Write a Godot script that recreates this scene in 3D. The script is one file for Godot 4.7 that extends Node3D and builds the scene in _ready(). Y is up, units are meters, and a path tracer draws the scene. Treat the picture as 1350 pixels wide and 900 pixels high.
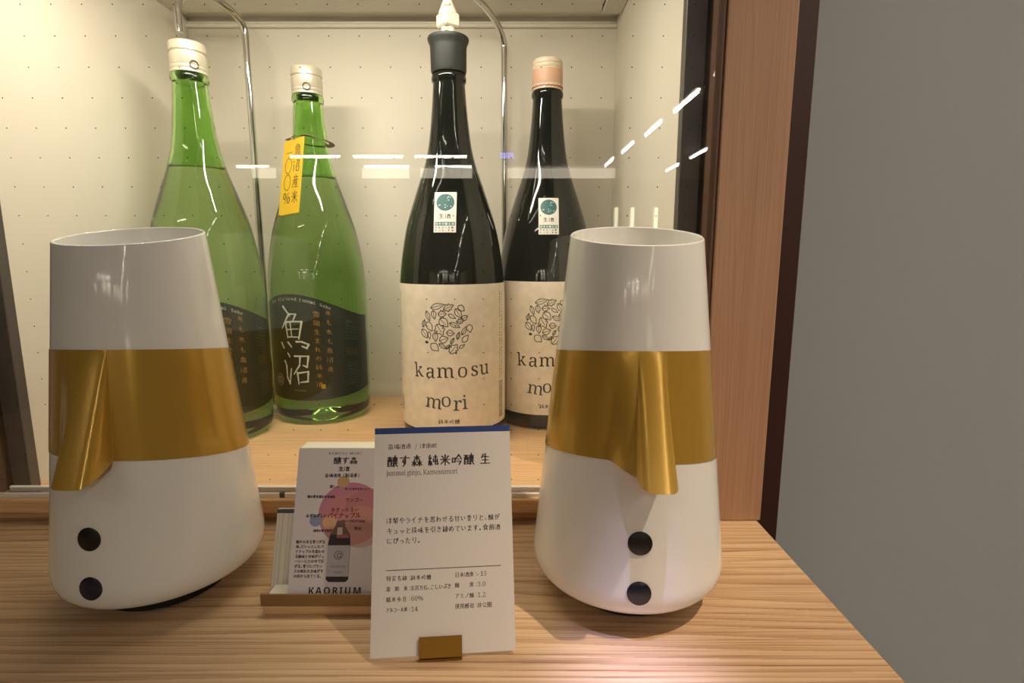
extends Node3D
# A sake display cabinet with a glass front, an aroma dispenser and cards on the counter before it.
# Counter top is y = 0, the camera stands at z = 0 and looks towards -z.

# ------------------------------------------------------------------ mesh collecting
class MB:
	var v := PackedVector3Array()
	var n := PackedVector3Array()
	var t := PackedVector2Array()
	var ix := PackedInt32Array()
	func tri(a: Vector3, b: Vector3, c: Vector3, na: Vector3, nb: Vector3, nc: Vector3, ua := Vector2.ZERO, ub := Vector2.ZERO, uc := Vector2.ZERO) -> void:
		var face := (b - a).cross(c - a)
		if face.length_squared() < 1e-18:
			return
		var k := v.size()
		if face.dot(na + nb + nc) > 0.0:      # front faces run clockwise
			v.append_array([a, c, b]); n.append_array([na, nc, nb]); t.append_array([ua, uc, ub])
		else:
			v.append_array([a, b, c]); n.append_array([na, nb, nc]); t.append_array([ua, ub, uc])
		ix.append_array([k, k + 1, k + 2])
	func quad(a: Vector3, b: Vector3, c: Vector3, d: Vector3, nn: Vector3, u0 := Vector2(0, 0), u1 := Vector2(1, 0), u2 := Vector2(1, 1), u3 := Vector2(0, 1)) -> void:
		tri(a, b, c, nn, nn, nn, u0, u1, u2)
		tri(a, c, d, nn, nn, nn, u0, u2, u3)
	func face(a: Vector3, b: Vector3, c: Vector3, d: Vector3, away: Vector3) -> void:
		var m := (b - a).cross(c - a)
		if m.length_squared() < 1e-18:
			m = (c - a).cross(d - a)
		m = m.normalized()
		if m.dot((a + b + c + d) * 0.25 - away) < 0.0:
			m = -m
		quad(a, b, c, d, m)
	func commit() -> ArrayMesh:
		var arr := []
		arr.resize(Mesh.ARRAY_MAX)
		arr[Mesh.ARRAY_VERTEX] = v
		arr[Mesh.ARRAY_NORMAL] = n
		arr[Mesh.ARRAY_TEX_UV] = t
		arr[Mesh.ARRAY_INDEX] = ix
		var m := ArrayMesh.new()
		m.add_surface_from_arrays(Mesh.PRIMITIVE_TRIANGLES, arr)
		return m
	# a box with chamfered edges
	func box(c: Vector3, s: Vector3, b := 0.0006) -> MB:
		var h := s * 0.5
		var q: float = minf(b, minf(h.x, minf(h.y, h.z)) * 0.6)
		var i := h - Vector3(q, q, q)
		for ax in 3:
			var p := (ax + 1) % 3
			var r := (ax + 2) % 3
			for sg in [-1.0, 1.0]:
				var pts: Array[Vector3] = []
				for e in [[-1, -1], [1, -1], [1, 1], [-1, 1]]:
					var w := Vector3.ZERO
					w[ax] = h[ax] * sg; w[p] = i[p] * e[0]; w[r] = i[r] * e[1]
					pts.append(c + w)
				var nn := Vector3.ZERO
				nn[ax] = sg
				quad(pts[0], pts[1], pts[2], pts[3], nn)
			# the four edges that run along this axis
			for e in [[-1, -1], [1, -1], [1, 1], [-1, 1]]:
				var a1 := Vector3.ZERO
				a1[p] = h[p] * e[0]; a1[r] = i[r] * e[1]; a1[ax] = -i[ax]
				var a2 := a1
				a2[ax] = i[ax]
				var b1 := Vector3.ZERO
				b1[p] = i[p] * e[0]; b1[r] = h[r] * e[1]; b1[ax] = -i[ax]
				var b2 := b1
				b2[ax] = i[ax]
				var en := Vector3.ZERO
				en[p] = e[0]; en[r] = e[1]
				quad(c + a1, c + a2, c + b2, c + b1, en.normalized())
		for sx in [-1.0, 1.0]:
			for sy in [-1.0, 1.0]:
				for sz in [-1.0, 1.0]:
					var cn := Vector3(sx, sy, sz).normalized()
					tri(c + Vector3(h.x * sx, i.y * sy, i.z * sz), c + Vector3(i.x * sx, h.y * sy, i.z * sz), c + Vector3(i.x * sx, i.y * sy, h.z * sz), cn, cn, cn)
		return self
	# turned shape: pr = points (radius, height) from bottom to top, outside on the right
	func lathe(pr: PackedVector2Array, segs := 64, at := Vector3.ZERO, flip := 1.0) -> MB:
		var cnt := pr.size()
		var sn: Array[Vector2] = []
		for k in cnt - 1:
			var dlt := pr[k + 1] - pr[k]
			sn.append(Vector2(dlt.y, -dlt.x).normalized() * flip)
		for k in cnt - 1:
			var na := sn[k]
			var nb := sn[k]
			if k > 0 and sn[k].dot(sn[k - 1]) > 0.75:
				na = (sn[k] + sn[k - 1]).normalized()
			if k < cnt - 2 and sn[k].dot(sn[k + 1]) > 0.75:
				nb = (sn[k] + sn[k + 1]).normalized()
			for s in segs:
				var a0 := TAU * s / segs
				var a1 := TAU * (s + 1) / segs
				var d0 := Vector3(sin(a0), 0, cos(a0))
				var d1 := Vector3(sin(a1), 0, cos(a1))
				var p00 := at + d0 * pr[k].x + Vector3(0, pr[k].y, 0)
				var p10 := at + d1 * pr[k].x + Vector3(0, pr[k].y, 0)
				var p01 := at + d0 * pr[k + 1].x + Vector3(0, pr[k + 1].y, 0)
				var p11 := at + d1 * pr[k + 1].x + Vector3(0, pr[k + 1].y, 0)
				var n00 := d0 * na.x + Vector3(0, na.y, 0)
				var n10 := d1 * na.x + Vector3(0, na.y, 0)
				var n01 := d0 * nb.x + Vector3(0, nb.y, 0)
				var n11 := d1 * nb.x + Vector3(0, nb.y, 0)
				var u0 := float(s) / segs
				var u1 := float(s + 1) / segs
				var w0 := pr[k].y * 10.0
				var w1 := pr[k + 1].y * 10.0
				tri(p00, p10, p11, n00, n10, n11, Vector2(u0, w0), Vector2(u1, w0), Vector2(u1, w1))
				tri(p00, p11, p01, n00, n11, n01, Vector2(u0, w0), Vector2(u1, w1), Vector2(u0, w1))
		return self
	# a round bar along a path
	func tube(path: PackedVector3Array, r: float, segs := 20) -> MB:
		var rings: Array = []
		var norms: Array = []
		var up := Vector3(0.31, 0.2, 0.93).normalized()
		for k in path.size():
			var dir: Vector3
			if k == 0: dir = path[1] - path[0]
			elif k == path.size() - 1: dir = path[k] - path[k - 1]
			else: dir = (path[k + 1] - path[k]).normalized() + (path[k] - path[k - 1]).normalized()
			dir = dir.normalized()
			var sx := (up - dir * up.dot(dir)).normalized()
			up = sx
			var sy := dir.cross(sx)
			var ring := PackedVector3Array()
			var nr := PackedVector3Array()
			for s in segs:
				var a := TAU * s / segs
				var o := sx * cos(a) + sy * sin(a)
				ring.append(path[k] + o * r)
				nr.append(o)
			rings.append(ring)
			norms.append(nr)
		for k in path.size() - 1:
			for s in segs:
				var s2 := (s + 1) % segs
				tri(rings[k][s], rings[k][s2], rings[k + 1][s2], norms[k][s], norms[k][s2], norms[k + 1][s2])
				tri(rings[k][s], rings[k + 1][s2], rings[k + 1][s], norms[k][s], norms[k + 1][s2], norms[k + 1][s])
		for e in [0, path.size() - 1]:
			var nn: Vector3 = (path[0] - path[1]).normalized() if e == 0 else (path[e] - path[e - 1]).normalized()
			for s in segs:
				tri(path[e], rings[e][s], rings[e][(s + 1) % segs], nn, nn, nn)
		return self

# ------------------------------------------------------------------ node helpers
var used := {}

func numbered(called: String) -> String:
	if not used.has(called):
		used[called] = 0
		return called
	used[called] += 1
	return "%s_%03d" % [called, used[called]]

func thing(called: String, label: String, category: String, at := Vector3.ZERO, group := "") -> Node3D:
	var o := Node3D.new()
	o.name = numbered(called)
	add_child(o)
	o.position = at
	o.set_meta("label", label)
	o.set_meta("category", category)
	if group != "":
		o.set_meta("group", group)
	return o

func part(called: String, mb: MB, m: Material, parent: Node3D) -> MeshInstance3D:
	var o := MeshInstance3D.new()
	o.name = called
	o.mesh = mb.commit()
	o.mesh.surface_set_material(0, m)
	o.cast_shadow = GeometryInstance3D.SHADOW_CASTING_SETTING_ON
	parent.add_child(o, true)
	return o

func structure(called: String, mb: MB, m: Material, label: String, category: String) -> MeshInstance3D:
	var o := part(called, mb, m, self)
	o.set_meta("kind", "structure")
	o.set_meta("label", label)
	o.set_meta("category", category)
	return o

func mat(c: Color, rough := 0.6, metal := 0.0) -> StandardMaterial3D:
	var m := StandardMaterial3D.new()
	m.albedo_color = c
	m.roughness = rough
	m.metallic = metal
	return m

func glow(c: Color, energy: float) -> StandardMaterial3D:
	var m := mat(Color(0.9, 0.9, 0.9), 0.5)
	m.emission_enabled = true
	m.emission = c
	m.emission_energy_multiplier = energy
	return m

# ------------------------------------------------------------------ wood
func wood(light: Color, dark: Color, seed_: int, lines: float, upright: bool, rough: float, cell: Vector2, ring_strength := 0.6, joint := Vector3(0.2, 0.0, -0.43)) -> StandardMaterial3D:
	var w := 768
	var h := 768
	var wob := FastNoiseLite.new()
	wob.seed = seed_; wob.frequency = 0.0035; wob.fractal_octaves = 2
	var fine := FastNoiseLite.new()
	fine.seed = seed_ + 7; fine.frequency = 0.16; fine.fractal_octaves = 2
	var tone := FastNoiseLite.new()
	tone.seed = seed_ + 13; tone.frequency = 0.006
	var im := Image.create(w, h, false, Image.FORMAT_RGB8)
	for y in h:
		var fy := float(y)
		for x in w:
			var fx := float(x)
			# blend over the joint so that the repeat is seamless enough along the grain
			var g := fy * lines / h + 3.0 * wob.get_noise_2d(fx * 0.35, fy)
			var s := fposmod(g, 1.0)
			var ring := pow(s, 2.4) * (0.35 + 0.65 * (0.5 + 0.5 * tone.get_noise_2d(floor(g) * 90.0, fx * 0.3)))
			var pore := maxf(0.0, fine.get_noise_2d(fx * 0.05, fy * 1.6) - 0.05)
			var k := clampf(ring * ring_strength + pore * 0.9 + 0.22 * tone.get_noise_2d(fx * 0.6, fy * 2.0), 0.0, 1.0)
			var c := light.lerp(dark, k)
			if upright:
				im.set_pixel(y, x, c)
			else:
				im.set_pixel(x, y, c)
	var m := mat(Color.WHITE, rough)
	m.albedo_texture = ImageTexture.create_from_image(im)
	m.uv1_triplanar = true
	m.uv1_world_triplanar = true
	m.uv1_triplanar_sharpness = 8.0
	m.uv1_scale = Vector3(1.0 / cell.x, 1.0 / cell.y, 1.0 / cell.y) if not upright else Vector3(1.0 / cell.y, 1.0 / cell.x, 1.0 / cell.y)
	m.uv1_offset = Vector3(-joint.x * m.uv1_scale.x, -joint.y * m.uv1_scale.y, -joint.z * m.uv1_scale.z)      # where the pattern starts over
	return m

# ------------------------------------------------------------------ flat print: strokes drawn into an image
class Print:
	var im: Image
	var w: int
	var h: int
	func _init(ww: int, hh: int, c: Color) -> void:
		w = ww; h = hh
		im = Image.create(w, h, false, Image.FORMAT_RGB8)
		im.fill(c)
	func dab(x: int, y: int, c: Color, a: float) -> void:
		if x < 0 or y < 0 or x >= w or y >= h or a <= 0.0:
			return
		im.set_pixel(x, y, im.get_pixel(x, y).lerp(c, minf(a, 1.0) * c.a))
	func seg(a: Vector2, b: Vector2, ra: float, rb: float, c: Color) -> void:
		var r := maxf(ra, rb) + 1.0
		var d := b - a
		var l2 := maxf(d.length_squared(), 1e-6)
		for y in range(int(minf(a.y, b.y) - r), int(maxf(a.y, b.y) + r) + 1):
			for x in range(int(minf(a.x, b.x) - r), int(maxf(a.x, b.x) + r) + 1):
				var p := Vector2(x + 0.5, y + 0.5)
				var k := clampf((p - a).dot(d) / l2, 0.0, 1.0)
				var cov := lerpf(ra, rb, k) - p.distance_to(a + d * k) + 0.5
				if cov > 0.0:
					dab(x, y, c, cov)
	func path(p: PackedVector2Array, r: float, c: Color) -> void:
		for k in p.size() - 1:
			seg(p[k], p[k + 1], r, r, c)
	func rect(x0: float, y0: float, x1: float, y1: float, c: Color) -> void:
		im.fill_rect(Rect2i(int(x0), int(y0), int(x1 - x0), int(y1 - y0)), c)
	func disc(cn: Vector2, r: float, c: Color) -> void:
		for y in range(int(cn.y - r - 1), int(cn.y + r + 2)):
			for x in range(int(cn.x - r - 1), int(cn.x + r + 2)):
				dab(x, y, c, r - Vector2(x + 0.5, y + 0.5).distance_to(cn) + 0.5)
	func ring(cn: Vector2, rx: float, ry: float, r: float, c: Color) -> void:
		var p := PackedVector2Array()
		for k in 33:
			p.append(cn + Vector2(cos(TAU * k / 32) * rx, sin(TAU * k / 32) * ry))
		path(p, r, c)
	func tri(a: Vector2, b: Vector2, cc: Vector2, c: Color) -> void:
		var ar := (b - a).cross(cc - a)
		if absf(ar) < 1e-6:
			return
		for y in range(int(floor(minf(a.y, minf(b.y, cc.y)))), int(ceil(maxf(a.y, maxf(b.y, cc.y)))) + 1):
			for x in range(int(floor(minf(a.x, minf(b.x, cc.x)))), int(ceil(maxf(a.x, maxf(b.x, cc.x)))) + 1):
				var p := Vector2(x + 0.5, y + 0.5)
				var u := (b - a).cross(p - a) / ar
				var v2 := (cc - b).cross(p - b) / ar
				var w2 := (a - cc).cross(p - cc) / ar
				if u >= 0.0 and v2 >= 0.0 and w2 >= 0.0:
					dab(x, y, c, 1.0)
	func poly(p: PackedVector2Array, c: Color) -> void:
		var t := Geometry2D.triangulate_polygon(p)
		for k in range(0, t.size(), 3):
			tri(p[t[k]], p[t[k + 1]], p[t[k + 2]], c)
	func material(rough := 0.6) -> StandardMaterial3D:
		var m := StandardMaterial3D.new()
		m.albedo_texture = ImageTexture.create_from_image(im)
		m.roughness = rough
		m.texture_repeat = false
		return m

# Letters with strokes on a 20 x 20 field: strokes end with a semicolon, corners are x,y.
var STROKES := {
	"氵": "2,2 5,4;1,8 4,10;1,18 5,12", "酉": "1,2 19,2;3,6 17,6 17,19 3,19 3,6;8,2 8,8 5,12;12,2 12,10 16,11;3,15 17,15",
	"米": "10,1 10,19;1,9 19,9;4,3 7,7;16,3 13,7;9,10 2,17;11,10 18,17", "木": "10,1 10,19;1,6 19,6;9,7 2,16;11,7 18,16",
	"口": "3,4 17,4 17,17 3,17 3,4", "日": "4,2 16,2 16,18 4,18 4,2;4,10 16,10", "田": "2,3 18,3 18,18 2,18 2,3;10,3 10,18;2,10 18,10",
	"糸": "9,1 4,6 10,8 3,12;13,5 4,12 16,12;10,12 10,19;5,14 3,18;14,14 17,18", "艹": "1,8 19,8;6,3 6,14;14,3 14,14", "土": "10,2 10,17;4,8 16,8;1,17 19,17",
	"昜": "5,1 15,1 15,7 5,7 5,1;5,4 15,4;1,10 19,10;6,10 1,16;7,13 18,13 16,19 14,18;11,13 5,19;15,13 10,18", "辶": "3,2 5,4;1,8 5,8 4,14 1,17;3,15 8,18 19,18",
	"告": "5,1 3,6;4,4 17,4;10,1 10,10;1,10 19,10;4,13 16,13 16,19 4,19 4,13", "聿": "4,3 16,3 16,9 4,9;1,6 19,6;10,1 10,19;4,12 16,12;2,15 18,15",
	"南": "10,0 10,7;2,3 18,3;2,19 2,7 18,7 18,19;7,9 8,11;13,9 12,11;6,12 14,12;6,15 14,15;10,12 10,19", "丁": "1,3 19,3;11,3 11,18 7,17",
	"襄": "10,0 10,3;2,3 18,3;4,5 8,5 8,8 4,8 4,5;12,5 16,5 16,8 12,8 12,5;2,10 18,10;7,9 7,13;13,9 13,13;1,13 19,13;9,13 2,18;6,15 6,19 9,18;11,13 18,19",
	"屯": "3,4 17,4;3,8 3,13 16,13 16,8;10,1 10,18 18,18 18,15", "今": "10,1 2,9;10,1 18,9;7,9 13,9;4,13 16,13 11,19", "生": "6,2 3,8;4,6 17,6;10,1 10,18;4,12 16,12;1,18 19,18",
	"羊": "6,1 8,4;14,1 12,4;3,5 17,5;4,10 16,10;1,14 19,14;10,5 10,19", "禾": "15,1 4,4;10,3 10,19;1,8 19,8;9,9 2,16;11,9 18,16", "刂": "5,3 5,13;14,1 14,18 9,16",
	"心": "3,10 1,16;6,7 7,17 16,17 16,13;10,6 12,9;16,8 19,13", "甘": "1,6 19,6;5,2 5,18 15,18 15,2;5,12 15,12",
	"夋": "10,1 5,6 15,6;13,4 16,7;7,8 3,12;13,8 17,12;9,11 4,16;7,13 15,13 4,19;7,14 18,19", "彳": "12,1 4,7;13,7 3,14;9,11 9,19", "幺": "10,1 5,5 11,8 4,11 16,11;15,4 5,11",
	"夂": "8,1 2,8;6,4 16,4 3,17;6,8 18,18", "未": "10,1 10,19;4,5 16,5;1,10 19,10;9,11 2,18;11,11 18,18", "弓": "4,2 15,2 15,7 4,7 3,12 16,12 14,19 9,18",
	"帝": "10,0 10,3;2,3 18,3;6,4 7,7;14,4 13,7;1,11 1,8 19,8 19,11;4,18 4,12 16,12 16,17;10,9 10,20", "食": "10,0 1,8;10,0 19,8;10,4 10,6;5,7 15,7 15,13 5,13;5,10 15,10;5,7 5,18 9,17;9,13 18,19;16,14 12,16",
	"前": "6,0 8,3;14,0 12,3;1,4 19,4;3,18 3,7 9,7 9,18 7,17;3,10 9,10;3,13 9,13;13,7 13,14;17,6 17,18 14,17", "牛": "5,2 3,7;4,5 17,5;1,11 19,11;10,1 10,19",
	"寺": "10,0 10,8;3,4 17,4;1,8 19,8;2,12 18,12;14,9 14,19 10,18;5,14 8,17", "宀": "10,0 10,3;2,8 2,4 18,4 17,8", "疋": "4,2 16,2;10,2 10,16;10,9 16,9;5,7 4,13 1,18;4,13 9,17 19,18",
	"夕": "9,1 3,9;7,4 16,4 4,18;6,8 10,11", "尓": "8,1 3,8;6,4 18,4 15,8;11,5 11,18 8,17;5,10 3,16;15,10 18,16", "厂": "3,2 19,2;3,2 3,10 1,18",
	"白": "10,0 7,3;4,3 16,3 16,18 4,18 4,3;4,10 16,10", "小": "10,1 10,18 7,17;5,6 2,13;14,6 18,13", "斗": "4,3 8,6;3,9 7,11;1,14 19,12;13,1 13,19",
	"五": "3,3 17,3;9,3 6,17;4,9 15,9 14,17;1,17 19,17", "百": "1,2 19,2;10,2 8,6;4,6 16,6 16,18 4,18 4,6;4,12 16,12", "万": "1,3 19,3;8,3 7,10 2,18;7,8 16,8 15,18 11,17",
	"石": "1,3 19,3;9,3 2,12;6,10 17,10 17,18 6,18 6,10", "青": "10,0 10,9;3,2 17,2;4,5 16,5;1,9 19,9;4,19 4,11 16,11 16,19 13,18;4,14 16,14;4,17 16,17",
	"止": "10,1 10,18;10,8 17,8;4,8 4,18;1,18 19,18", "少": "10,1 10,10;6,3 2,8;14,3 18,8;16,9 12,14 3,19", "人": "10,1 2,12;10,1 18,12", "一": "2,10 18,10",
	"广": "10,0 10,3;3,3 19,3;3,3 3,11 1,19", "廿": "2,3 18,3;6,0 6,7 14,7 14,0;3,10 15,10 3,19;6,12 18,19", "亻": "12,1 3,9;8,6 8,19",
	"吏": "1,3 19,3;5,6 15,6 15,11 5,11 5,6;10,0 10,12 1,19;5,12 18,19", "用": "3,2 17,2 17,18 14,17;3,2 3,12 1,19;3,7 17,7;3,12 17,12;10,2 10,18",
	"孝": "3,3 15,3;9,0 9,7;1,7 19,7;17,1 2,12;6,10 15,10 11,13;11,13 11,19 7,18;3,15 19,14", "母": "5,2 3,17 18,17;5,2 17,2 15,19;1,10 19,10;9,4 11,7;8,12 10,15",
	"非": "7,1 7,13 2,19;13,1 13,19;1,5 7,5;1,9 7,9;0,14 7,13;13,5 19,5;13,9 19,9;13,13 19,13", "公": "7,1 1,9;12,1 19,9;9,9 4,17 16,16;13,12 18,19",
	"門": "1,1 1,19;1,1 8,1 8,8 1,8;1,4 8,4;12,1 12,8 19,8;12,4 19,4;12,1 19,1 19,19 16,18", "开": "2,4 18,4;0,11 20,11;7,4 6,12 2,19;14,4 14,19",
	"立": "10,0 10,4;2,4 18,4;6,7 8,14;14,7 12,14;1,16 19,16", "斤": "16,1 4,4;4,4 4,10 1,18;4,9 19,9;13,9 13,19",
	"舄": "6,0 4,2 4,8 16,8 16,1 11,1;4,4 8,4;12,4 16,4;6,8 2,12 18,12 16,19 13,18;6,14 4,18;9,14 9,17;12,14 13,17", "目": "4,1 16,1 16,19 4,19 4,1;4,7 16,7;4,13 16,13",
	"魚": "8,0 2,6;6,2 14,2 11,5;4,5 16,5 16,13 4,13 4,5;4,9 16,9;10,5 10,13;3,15 1,19;7,15 8,19;12,15 14,19;16,15 19,19", "刀": "3,3 17,3 15,18 11,16;10,3 8,11 2,18",
	"産": "10,0 10,3;3,3 17,3;6,4 8,7;14,4 12,7;2,8 19,8;3,8 3,13 0,19;8,9 6,13;7,12 17,12;12,9 12,18;7,15 16,15;5,19 19,19",
	"本": "10,1 10,19;1,6 19,6;9,7 2,16;11,7 18,16;6,15 14,15", "雪": "3,1 17,1;1,8 1,4 19,4 19,8;10,1 10,9;5,6 7,6;13,6 15,6;5,8 7,8;13,8 15,8;3,12 17,12 17,19 3,19;3,15 17,15",
	"国": "2,2 18,2 18,18 2,18 2,2;5,6 15,6;5,10 15,10;5,15 15,15;10,6 10,15;13,11 14,13", "水": "10,1 10,18 7,17;1,6 8,6 2,16;17,4 12,8;11,7 19,17", "主": "9,0 11,2;3,5 17,5;4,11 16,11;1,18 19,18;10,5 10,18",
	"中": "3,5 17,5 17,13 3,13 3,5;10,1 10,19", "出": "10,1 10,18;4,3 4,9 16,9 16,3;2,11 2,18 18,18 18,11", "広": "10,0 10,3;3,3 19,3;3,3 3,11 1,19;12,6 7,16 16,15;14,11 18,18", "体": "7,1 1,9;4,6 4,19;13,1 13,19;7,6 19,6;12,7 7,14;14,7 19,14;10,15 16,15",
	"す": "1,4 19,4;11,1 11,9 8,13 6,10 8,7 11,9 11,14 7,19", "や": "1,9 9,5 16,5 18,9 15,12 11,12;10,1 12,4;5,3 11,19", "ら": "8,2 12,4;6,6 5,12 12,9 16,12 14,17 7,19",
	"を": "3,4 16,4;9,1 5,10 10,8 11,14;17,8 8,13 7,17 10,19 17,18", "わ": "5,1 5,19;1,6 5,5 7,6 1,15;6,12 12,7 17,9 17,14 12,18", "せ": "1,8 19,7;14,2 14,12 12,12;6,4 6,17 16,17",
	"る": "5,2 14,2 4,12 11,9 17,12 15,18 9,19 7,16 11,16 12,19", "い": "3,4 4,14 7,16 8,13;14,5 17,12", "り": "5,2 4,9 6,11;14,1 15,10 11,18 8,19", "と": "6,2 8,9;16,5 6,11 4,15 7,18 17,18",
	"か": "1,7 12,6 11,16 8,18;7,1 5,12 2,18;14,6 17,11", "き": "3,4 16,3;3,8 17,7;8,1 14,12 9,11;4,13 6,18 15,18", "め": "4,3 7,15;12,1 9,13 3,17 2,12 8,6 15,6 18,11 15,17 11,19",
	"て": "2,4 18,3 10,8 9,14 12,18 16,18", "ま": "3,4 17,4;4,8 16,8;10,1 10,15 6,18 4,16 8,14 16,18", "た": "1,5 12,5;7,1 2,18;10,10 17,9;9,14 11,18 18,18", "に": "3,2 2,11 4,18;9,5 17,4;9,12 10,16 18,17",
	"ひ": "1,5 8,3 3,11 5,17 11,17 14,10 13,3 18,10", "っ": "4,11 12,9 16,12 14,16 9,18", "こ": "4,4 15,4 12,6;4,13 6,17 17,17", "し": "6,2 5,14 8,18 15,16 17,13",
	"ふ": "9,1 12,4 9,8 13,12 10,17 6,15;3,11 1,16;15,10 18,15", "み": "4,3 10,3 6,13 2,16 2,12 8,11 18,15;15,8 14,14 11,19", "あ": "3,4 16,4;8,1 8,17;14,7 6,17 3,15 6,10 14,9 18,13 12,19",
	"の": "10,4 7,15 3,15 3,9 9,4 15,5 18,10 15,16 11,18", "も": "9,1 8,15 11,19 17,17 17,13;3,6 14,6;3,11 14,11", "れ": "5,1 5,19;1,6 5,5 7,6 1,15;6,12 12,6 14,8 13,16 18,17", "く": "14,2 5,10 14,18", "そ": "5,2 14,2 3,9 18,8 10,11 9,16 14,19",
	"ラ": "4,3 15,3;2,8 17,8 14,14 6,19", "イ": "15,1 1,11;9,7 9,19", "チ": "15,2 4,5;1,9 19,9;10,4 9,14 4,19", "キ": "3,6 17,5;2,12 18,11;8,1 12,19", "ュ": "5,9 13,9 12,17;3,17 17,17", "ッ": "4,10 6,13;9,9 10,12;16,9 13,15 8,18",
	"ア": "2,3 17,3 12,9;10,7 9,13 5,18", "ル": "6,2 6,11 2,18;12,2 12,17 18,11", "コ": "3,4 17,4 17,17;3,17 17,17", "ー": "2,10 18,10", "ミ": "4,3 15,6;4,8 14,11;3,14 16,18", "ノ": "16,2 11,12 3,18",
	"マ": "2,4 18,4 10,13;7,10 12,16", "ン": "3,4 8,7;3,17 12,14 18,6", "ハ": "7,5 2,17;12,5 18,17", "ナ": "1,7 19,7;10,1 10,11 5,19", "フ": "2,4 17,4 14,12 6,18", "シ": "4,3 8,5;2,8 6,10;3,18 12,14 18,6", "ス": "3,3 16,3 3,18;10,11 18,18", "ヒ": "4,2 4,17 17,17;16,6 4,10",
	"゛": "15,1 17,4;18,0 20,3", "゜": "17,1 19,3 17,5 15,3 17,1", "、": "2,14 5,18", "。": "3,14 5,16 3,18 1,16 3,14", "：": "10,5 10,6;10,14 10,15", "（": "15,1 12,6 12,14 15,19", "）": "5,1 8,6 8,14 5,19", "〇": "10,2 15,4 18,10 15,16 10,18 5,16 2,10 5,4 10,2",
	"丨": "17,1 17,19", "ㄥ": "2,3 2,12 19,12",
}
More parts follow.
